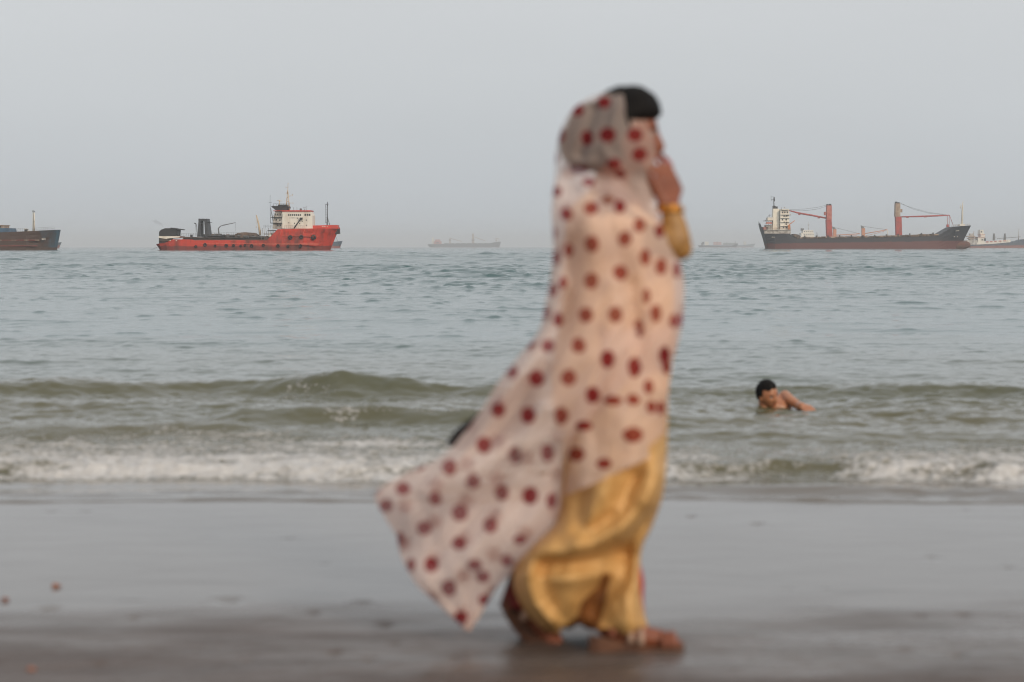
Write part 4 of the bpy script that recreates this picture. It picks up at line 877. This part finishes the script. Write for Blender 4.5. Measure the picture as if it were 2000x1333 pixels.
# gold satin: tunic, sleeves, skirt
gold = bpy.data.materials.new('gold_satin'); t, b = nodes(gold)
b.inputs['Metallic'].default_value = .12; b.inputs['Roughness'].default_value = .50; b.inputs['Sheen Weight'].default_value = .0
t.links.new(mixc(t, maprange(t, tex_noise(t, 30, 4), .3, .7), (.62, .37, .135), (.53, .29, .095)), b.inputs['Base Color'])
bump(t, b, tex_noise(t, 25, 3, 'Object', (1, 1, .3)), .25, .004)
cream = M('cream_gold_cloth', (.90, .60, .34), .6, col2=(.82, .52, .27), scale=6)
gold_shade = M('gold_leg_gap_shade', (.20, .07, .012), .7, col2=(.13, .045, .01), scale=12)  # dark orange-brown that paints the shade between the legs
redc = M('red_trim', (.5, .02, .02), .55, col2=(.35, .015, .015), scale=14)
def tun_fold(S, T, px, py):
    d = .008 * np.sin(T * 7 + 5 * S) + .010 * fbm(T * 2.2, S * 3, 3, 3); return 0, 0, d * np.sin(T)
tun, *_ = sheet('tunic', [(1150, 375, 1232, 385, .07, .07, 0), (1118, 402, 1268, 420, .17, .17, 0), (1104, 440, 1298, 455, .20, .19, 0), (1102, 520, 1314, 530, .16, .17, 0), (1094, 620, 1318, 620, .165, .16, 0), (1078, 720, 1312, 715, .175, .17, 0), (1080, 790, 1302, 780, .165, .165, 0), (1092, 840, 1296, 830, .15, .15, 0)], cream, woman, 120, 120, tun_fold)
mb = MB()
limb(mb, [wp(1190, 430, -.13), wp(1262, 472, -.11), wp(1322, 482, -.06)], [.062, .052, .038]); limb(mb, [wp(1330, 486, -.06), wp(1322, 455, -.06), wp(1313, 425, -.052)], [.034, .036, .034]); limb(mb, [wp(1322, 470, -.06), wp(1338, 492, -.06)], [.042, .020])
sleeve_m = M('sleeve_old_gold', (.36, .19, .055), .5, col2=(.26, .13, .035), scale=14)
o = solid(mb, 'sleeve', .007, sleeve_m, woman, 5)
mb = MB(); limb(mb, [wp(1200, 430, .13), wp(1232, 500, .14), wp(1246, 520, .12)], [.060, .05, .046]); limb(mb, [wp(1246, 520, .12), wp(1254, 475, .075), wp(1250, 415, .03)], [.046, .046, .040])
o = solid(mb, 'sleeve', .007, sleeve_m, woman, 5)
mb = MB(); Vc = wp(1310, 411, -.05); mb.torus(Vc, .036, .006, 0, 'z'); Vc = wp(1308, 404, -.05); mb.torus(Vc, .034, .005, 0, 'z'); mb.each('bangle', M('bangle_gold', (.6, .28, .06), .3, .8), woman)
def skirt_fold(S, T, px, py):
    near = np.sin(T) > -.15
    d = .010 * np.sin(T * 9 + 3 * S) * S + .012 * fbm(T * 3, S * 4, 3, 8)
    d = d + near * (-.050 * ln(px, py, [(1288, 930), (1255, 1000), (1180, 1052), (1100, 1080), (1040, 1075)], 26)      # swag of cloth hauled back
        + .045 * ln(px, py, [(1275, 1010), (1225, 1070), (1140, 1098), (1060, 1110)], 20)
        - .030 * ln(px, py, [(1262, 1050), (1205, 1120), (1110, 1130), (1040, 1115)], 18)
        + .095 * ln(px, py, [(1215, 1095), (1178, 1150), (1150, 1200), (1130, 1250)], 32)
        - .055 * ln(px, py, [(1250, 1110), (1232, 1165), (1238, 1215)], 20) - .045 * ln(px, py, [(1030, 1130), (1042, 1180), (1068, 1215)], 17)
        + .03 * ln(px, py, [(1120, 960), (1130, 1030)], 22) - .03 * ln(px, py, [(1190, 900), (1170, 980), (1120, 1040)], 20) + .03 * ln(px, py, [(1235, 930), (1215, 1000), (1150, 1045)], 16)
        - .035 * ln(px, py, [(1270, 850), (1278, 930), (1262, 980)], 22))
    hem = sstep(.9, 1, S) * 6 * np.sin(T * 8) - 15 * np.exp(-((px - 1128) / 36) ** 2) * sstep(.86, 1, S)
    d = d + near * (.007 * fbm((px + .8 * py) / 26, (py - px) / 70, 4, 61) + .003 * fbm((px + .2 * py) / 14, py / 60, 3, 62))
    return 0, hem, d
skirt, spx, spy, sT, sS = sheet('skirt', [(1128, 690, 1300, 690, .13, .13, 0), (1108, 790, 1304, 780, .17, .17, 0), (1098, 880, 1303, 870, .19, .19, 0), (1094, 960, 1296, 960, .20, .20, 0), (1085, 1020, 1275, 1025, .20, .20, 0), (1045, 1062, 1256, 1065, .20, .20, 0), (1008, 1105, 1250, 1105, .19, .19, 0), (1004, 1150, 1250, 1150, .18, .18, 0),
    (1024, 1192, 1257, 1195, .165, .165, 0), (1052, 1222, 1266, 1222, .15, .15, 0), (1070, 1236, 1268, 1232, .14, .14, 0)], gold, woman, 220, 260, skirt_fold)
skirt.data.materials.append(gold_shade)
gap_shade = (spy > 1120) & (spx > 1182 - (spy - 1120) * .72 + 5 * np.sin(spy / 9)) & (spx < 1196 - (spy - 1120) * .24) & (np.sin(sT) > .2)        # dark gap between the legs, its shade put into the colour
mi = gap_shade[:-1].astype(np.int32).ravel(); skirt.data.polygons.foreach_set('material_index', mi)
def under_fold(S, T, px, py): return 2 * np.sin(T * 9), 3 * np.sin(T * 6) * S, .008 * np.sin(T * 11)
sheet('red_hem', [(1230, 1060, 1245, 1060, .05, .05, 0), (1228, 1100, 1249, 1100, .06, .06, 0), (1222, 1135, 1256, 1135, .07, .07, 0), (1216, 1175, 1255, 1175, .07, .07, 0), (1212, 1226, 1262, 1230, .07, .07, 0)], redc, woman, 40, 40, under_fold)
sheet('trouser_hem', [(1004, 1095, 1060, 1095, .03, .05, .06), (994, 1130, 1050, 1130, .05, .05, .06), (984, 1160, 1040, 1165, .05, .05, .06), (976, 1184, 1052, 1198, .05, .05, .06)], M('dark_maroon_hem', (.10, .03, .02), .7, col2=(.20, .01, .01), scale=9), woman, 24, 40, under_fold)

# ---- sandals
strap = M('sandal_strap', (.26, .085, .045), .6); sole_m = M('cork_sole', (.13, .055, .028), .8, col2=(.08, .035, .02), scale=30); pale = M('sandal_pale', (.5, .33, .24), .6)
def sandal(pxs, tops, bots, dy, hw, ribs, label=None):
    root = MB(); n = len(pxs); V = []
    prof = [0.72, 1.0, .86, .80, .95, 1.12, 1.1, .75]
    for i in range(n):
        for sgn, q in ((-1, tops), (1, tops), (1, bots), (-1, bots)):
            V.append(wp(pxs[i][0 if q is tops else 1], q[i], dy + sgn * hw * prof[int(i * 7 / (n - 1))]))
    Fc = [(4 * i + k, 4 * i + 4 + k, 4 * i + 4 + (k + 1) % 4, 4 * i + (k + 1) % 4) for i in range(n - 1) for k in range(4)] + [(0, 1, 2, 3), (4 * n - 1, 4 * n - 2, 4 * n - 3, 4 * n - 4)]
    root.add(V, Fc, 0); so_ = root.build('sandal', sole_m, woman)
    bv = so_.modifiers.new('b', 'BEVEL'); bv.width = .006; bv.segments = 2
    for j, (p, q, up, wdt, mm) in enumerate(ribs):
        mb = MB(); pts = []
        for a in np.linspace(0, math.pi, 11):
            pts.append(wp(p, q - up * math.sin(a), dy - math.cos(a) * hw * 1.02))
        mb.tube(pts, wdt, 8); mb.build('strap', mm, so_)
sandal([(1150, 1150), (1172, 1168), (1200, 1198), (1235, 1232), (1268, 1268), (1300, 1300), (1325, 1327), (1338, 1334)], [1240, 1244, 1250, 1258, 1264, 1266, 1262, 1254], [1284, 1286, 1287, 1287, 1288, 1289, 1288, 1280], -.08, .045,
       [(1312, 1264, 24, .013, strap), (1298, 1265, 27, .010, strap), (1232, 1256, 30, .009, pale), (1252, 1260, 30, .009, pale), (1196, 1243, 18, .010, strap)])
sandal([(985, 978), (996, 985), (1010, 997), (1028, 1014), (1048, 1036), (1070, 1062), (1090, 1086), (1104, 1100)], [1165, 1178, 1196, 1218, 1240, 1256, 1265, 1266], [1184, 1202, 1222, 1244, 1264, 1277, 1281, 1276], .06, .043,
       [(1088, 1262, 22, .012, strap), (1074, 1256, 24, .010, strap), (1024, 1212, 30, .010, pale)])

# ---- the dotted scarf
DOTS = [(1180, 201, 13, 11), (1129, 215, 11, 12), (1094, 263, 8, 14), (1147, 270, 11, 14), (1187, 264, 15, 14), (1240, 264, 14, 13), (1249, 302, 14, 13), (1199, 321, 14, 11), (1132, 332, 16, 8), (1212, 340, 10, 8), (1085, 308, 5, 10), (1237, 205, 8, 9),
 (1150, 356, 12, 8), (1088, 375, 9, 10), (1106, 419, 11, 12), (1154, 407, 13, 12), (1211, 404, 10, 12), (1249, 440, 11, 13), (1288, 452, 9, 12), (1156, 477, 13, 15), (1220, 467, 12, 14), (1260, 503, 10, 15), (1291, 521, 11, 15), (1111, 489, 8, 13), (1087, 504, 8, 13), (1081, 458, 6, 12),
 (1321, 527, 7, 14), (1155, 549, 13, 15), (1212, 533, 13, 14), (1080, 567, 8, 12), (1100, 552, 7, 11), (1065, 612, 9, 12), (1090, 624, 9, 13), (1144, 616, 13, 14), (1202, 615, 13, 15), (1247, 643, 9, 17), (1281, 613, 10, 16), (1262, 579, 7, 14), (1316, 627, 7, 13), (1330, 627, 6, 13),
 (1032, 672, 10, 9), (1070, 676, 12, 12), (1130, 675, 13, 14), (1187, 702, 13, 16), (1239, 718, 12, 18), (1298, 693, 10, 15), (1303, 718, 9, 12), (1000, 727, 11, 12), (1048, 739, 14, 15), (1111, 738, 14, 15), (1158, 772, 13, 15), (1267, 756, 9, 13), (1272, 795, 8, 12), (1291, 797, 7, 13),
 (1197, 783, 16, 9), (973, 802, 13, 13), (1032, 811, 14, 15), (1096, 813, 13, 16), (1140, 832, 15, 9), (945, 870, 14, 15), (1006, 890, 12, 16), (1069, 885, 13, 16), (924, 940, 13, 14), (878, 913, 13, 15), (980, 963, 13, 14), (1036, 969, 14, 16), (1078, 978, 10, 14), (819, 913, 9, 6),
 (787, 955, 14, 12), (754, 988, 12, 12), (850, 974, 12, 13), (898, 1002, 15, 15), (957, 1027, 13, 14), (828, 1032, 13, 13), (896, 1062, 13, 12), (842, 1104, 13, 14), (927, 1104, 13, 11), (782, 1051, 7, 12), (803, 1104, 8, 12), (877, 1149, 14, 15), (943, 1127, 13, 11), (1015, 1055, 12, 9), (990, 1095, 11, 11), (900, 1208, 12, 13), (945, 1172, 11, 10), (1126, 888, 14, 13), (1180, 906, 14, 10), (1236, 850, 18, 14), (1237, 781, 12, 10)]
def dot_field(px, py, pts, jit):
    f = np.zeros(px.shape)
    w1 = 2.0 * fbm(px / 9, py / 9, 2, 33)
    for (x, y, a, b2) in pts:
        near_ = (np.abs(px - x) < 40) & (np.abs(py - y) < 40)
        r = np.sqrt(((px[near_] - x + w1[near_]) / (a * 1.12)) ** 2 + ((py[near_] - y) / (b2 * 1.12)) ** 2)
        f[near_] = np.maximum(f[near_], np.clip((1.0 - r) * 6 + .5, 0, 1))
    return f
def lattice(px, py, ang, step, ox, oy):
    c, s_ = math.cos(ang), math.sin(ang); u = (px * c + py * s_) / step + ox; v = (-px * s_ + py * c) / step + oy
    u = u + .5 * (np.floor(v) % 2); r = np.hypot(u - np.floor(u) - .5, v - np.floor(v) - .5) * step
    return np.clip((15 - r) / 3 + .5, 0, 1)
chif = bpy.data.materials.new('sheer_dotted_cloth'); t, b = nodes(chif)
d = attr_node(t, 'dot'); cn = tex_noise(t, 8, 3)
base = mixc(t, maprange(t, cn, .3, .7), (.93, .77, .69), (.86, .69, .62)); col = mixc(t, d, base, (.27, .025, .028))
t.links.new(col, b.inputs['Base Color']); b.inputs['Roughness'].default_value = .8; b.inputs['Specular IOR Level'].default_value = .15
tr = t.nodes.new('ShaderNodeBsdfTranslucent'); t.links.new(col, tr.inputs[0]); tp = t.nodes.new('ShaderNodeBsdfTransparent')
mx1 = t.nodes.new('ShaderNodeMixShader'); mx1.inputs[0].default_value = .35; t.links.new(b.outputs[0], mx1.inputs[1]); t.links.new(tr.outputs[0], mx1.inputs[2])
mx2 = t.nodes.new('ShaderNodeMixShader'); lay = attr_node(t, 'doubled')          # one layer over the head, two from the shoulders down
t.links.new(math_(t, 'ADD', maprange(t, d, 0, 1, .33, .72), math_(t, 'MULTIPLY', lay, maprange(t, d, 0, 1, .21, .08))), mx2.inputs[0]); t.links.new(tp.outputs[0], mx2.inputs[1]); t.links.new(mx1.outputs[0], mx2.inputs[2])
t.links.new(mx2.outputs[0], t.nodes['Material Output'].inputs[0])

def scarf_fold(S, T, px, py):
    near = np.sin(T) > 0
    k = sstep(480, 900, py)
    d = .006 * np.sin(T * 8 + 6 * S) + .016 * fbm(T * 2.5 + S * 3, S * 6, 3, 14)
    tail = sstep(700, 900, py) * sstep(1120, 1000, px)
    d = d + tail * (.030 * np.sin((px * .55 + py) / 26) + .02 * np.sin((px + .3 * py) / 40)) + sstep(430, 640, py) * near * (.020 * fbm((px + .75 * (py - 900)) / 24, (py - px * .3) / 120, 4, 64))
    d = d + near * (.035 * ln(px, py, [(1232, 560), (1240, 660), (1225, 760)], 16) - .03 * ln(px, py, [(1205, 560), (1195, 660), (1150, 760), (1100, 860)], 22)
        + .03 * ln(px, py, [(1120, 480), (1105, 600), (1060, 720), (960, 860)], 20) - .03 * ln(px, py, [(1095, 560), (1040, 690), (930, 860), (830, 960)], 16)
        + .035 * ln(px, py, [(1120, 335), (1200, 345), (1245, 390)], 12) - .025 * ln(px, py, [(1140, 362), (1210, 372), (1260, 430)], 14)
        + .03 * ln(px, py, [(1160, 215), (1135, 300)], 12) - .02 * ln(px, py, [(1205, 210), (1180, 290), (1200, 330)], 12)
        - .035 * ln(px, py, [(1060, 800), (1010, 930), (930, 1100)], 20) + .04 * ln(px, py, [(1000, 900), (900, 1030), (850, 1100)], 22))
    edge = 5 * fbm(T * 3, S * 16, 3, 19)
    return edge * (.3 + k), edge * .6 * k, d
scarf_ctrl = [(1200, 177, 1230, 179, .01, .01, 0), (1166, 185, 1247, 186, .055, .055, 0), (1128, 205, 1260, 206, .082, .082, 0), (1104, 235, 1271, 236, .100, .100, 0), (1090, 272, 1281, 272, .112, .112, 0),
 (1085, 312, 1285, 308, .112, .112, 0), (1084, 348, 1278, 348, .105, .105, 0), (1080, 378, 1280, 385, .14, .14, 0), (1078, 420, 1296, 425, .225, .20, 0), (1081, 470, 1314, 475, .240, .215, 0), (1077, 530, 1332, 530, .225, .215, 0), (1066, 590, 1336, 590, .22, .21, 0),
 (1052, 648, 1332, 640, .22, .21, 0), (1012, 700, 1318, 690, .225, .20, 0), (972, 752, 1296, 735, .225, .18, .01), (940, 802, 1252, 775, .23, .14, .02), (902, 856, 1190, 818, .215, .10, .02), (862, 893, 1135, 868, .20, .07, .0), (808, 918, 1104, 930, .18, .05, .0),
 (756, 946, 1099, 985, .16, .04, .0), (733, 972, 1080, 1030, .14, .04, .0), (752, 1012, 1042, 1068, .12, .04, .0), (776, 1050, 1014, 1094, .10, .04, .0), (786, 1092, 990, 1124, .08, .04, .0), (812, 1140, 965, 1152, .06, .03, .0), (858, 1182, 942, 1186, .04, .03, .0), (898, 1220, 925, 1216, .02, .02, .0), (912, 1232, 916, 1231, .005, .005, .0)]
sc, px_, py_, T_, S_ = sheet('scarf', scarf_ctrl, chif, woman, 620, 420, scarf_fold)
df = dot_field(px_, py_, DOTS, 0); back = lattice(px_, py_, .5, 66, .3, .1)
attr(sc, 'dot', np.where(np.sin(T_) > -.02, df, back))
attr(sc, 'doubled', sstep(332, 362, py_))
# open the scarf where the face and hands come out: drop the cells at the very front of the head
n = 420; msk = ((np.cos(T_) > .972) & (py_ > 205) & (py_ < 400) | (np.cos(T_) > .93) & (py_ >= 400) & (py_ < 470))[:-1].ravel()
import bmesh
bm = bmesh.new(); bm.from_mesh(sc.data); bm.faces.ensure_lookup_table()
bmesh.ops.delete(bm, geom=[bm.faces[i] for i in np.nonzero(msk)[0]], context='FACES'); bm.to_mesh(sc.data); bm.free()
# the front fall of the scarf, under the part that blows back
def front_fold(S, T, px, py):
    e = 4 * fbm(T * 3, S * 8, 3, 29)
    return e * .5, e * S, .012 * np.sin(T * 6 + 4 * S) + .014 * fbm(T * 3, S * 5, 3, 24)
fr, px2, py2, T2, S2 = sheet('scarf_front', [(1130, 640, 1322, 640, .195, .185, 0), (1120, 720, 1312, 712, .205, .19, 0), (1112, 790, 1304, 776, .22, .195, 0), (1104, 850, 1302, 815, .235, .20, 0), (1098, 920, 1300, 852, .245, .205, 0), (1096, 972, 1296, 884, .25, .205, 0)], chif, woman, 200, 360, front_fold)
attr(fr, 'doubled', px2 * 0 + 1)
attr(fr, 'dot', np.where(np.sin(T2) > -.02, dot_field(px2, py2, [q for q in DOTS if q[1] > 680], 0), lattice(px2, py2, .3, 66, .1, .4)))
# a dark shawl end fluttering behind the scarf
dk = M('dark_shawl_cloth', (.035, .033, .036), .8)
sheet('shawl_end', [(1060, 700, 1090, 710, .03, .03, .25), (1010, 745, 1060, 760, .04, .03, .25), (950, 795, 1030, 820, .04, .03, .25), (895, 836, 985, 870, .03, .02, .25), (872, 866, 940, 890, .01, .01, .25)], dk, woman, 60, 60, under_fold)

# ---------------------------------------------------------------- litter on the sand
orm = M('orange_peel', (.32, .13, .07), .7, col2=(.24, .09, .05), scale=80)
for i, (px, py, lab, mt, r) in enumerate([(110, 1151, 'orange scrap on the pale wet sand near the left edge', orm, 1.0), (10, 1178, 'dark rusty scrap on the wet sand at the very left edge', M('rusty_scrap', (.22, .08, .05), .7), .9), (62, 1323, 'brown orange scrap on the dark sand in the bottom left corner', M('brown_scrap', (.30, .12, .07), .7), 1.0)]):
    D = dist(py); p = P(px, py, D); mb = MB(); k_ = D / F
    V0 = MB().ball((0, 0, 0), 1, 0, 14, 9); V = []
    for v in V0.v:
        q = 1 + .35 * math.sin(3 * v[0] + 2 * v[1] + i) * math.cos(4 * v[2] + v[1] * 3)
        V.append((v[0] * 9 * k_ * r * q, v[1] * 8 * k_ * r * q, max(v[2], -.3) * 4.5 * k_ * r * q))
    mb.add(V, V0.f, 0, True); o = mb.build('litter_scrap', mt); o.location = (p.x, p.y, sand_z(np.array([p.x]), np.array([p.y]))[0] + .004); o.rotation_euler = (0, 0, i)
    tag(o, lab, 'litter', 'litter on the sand')
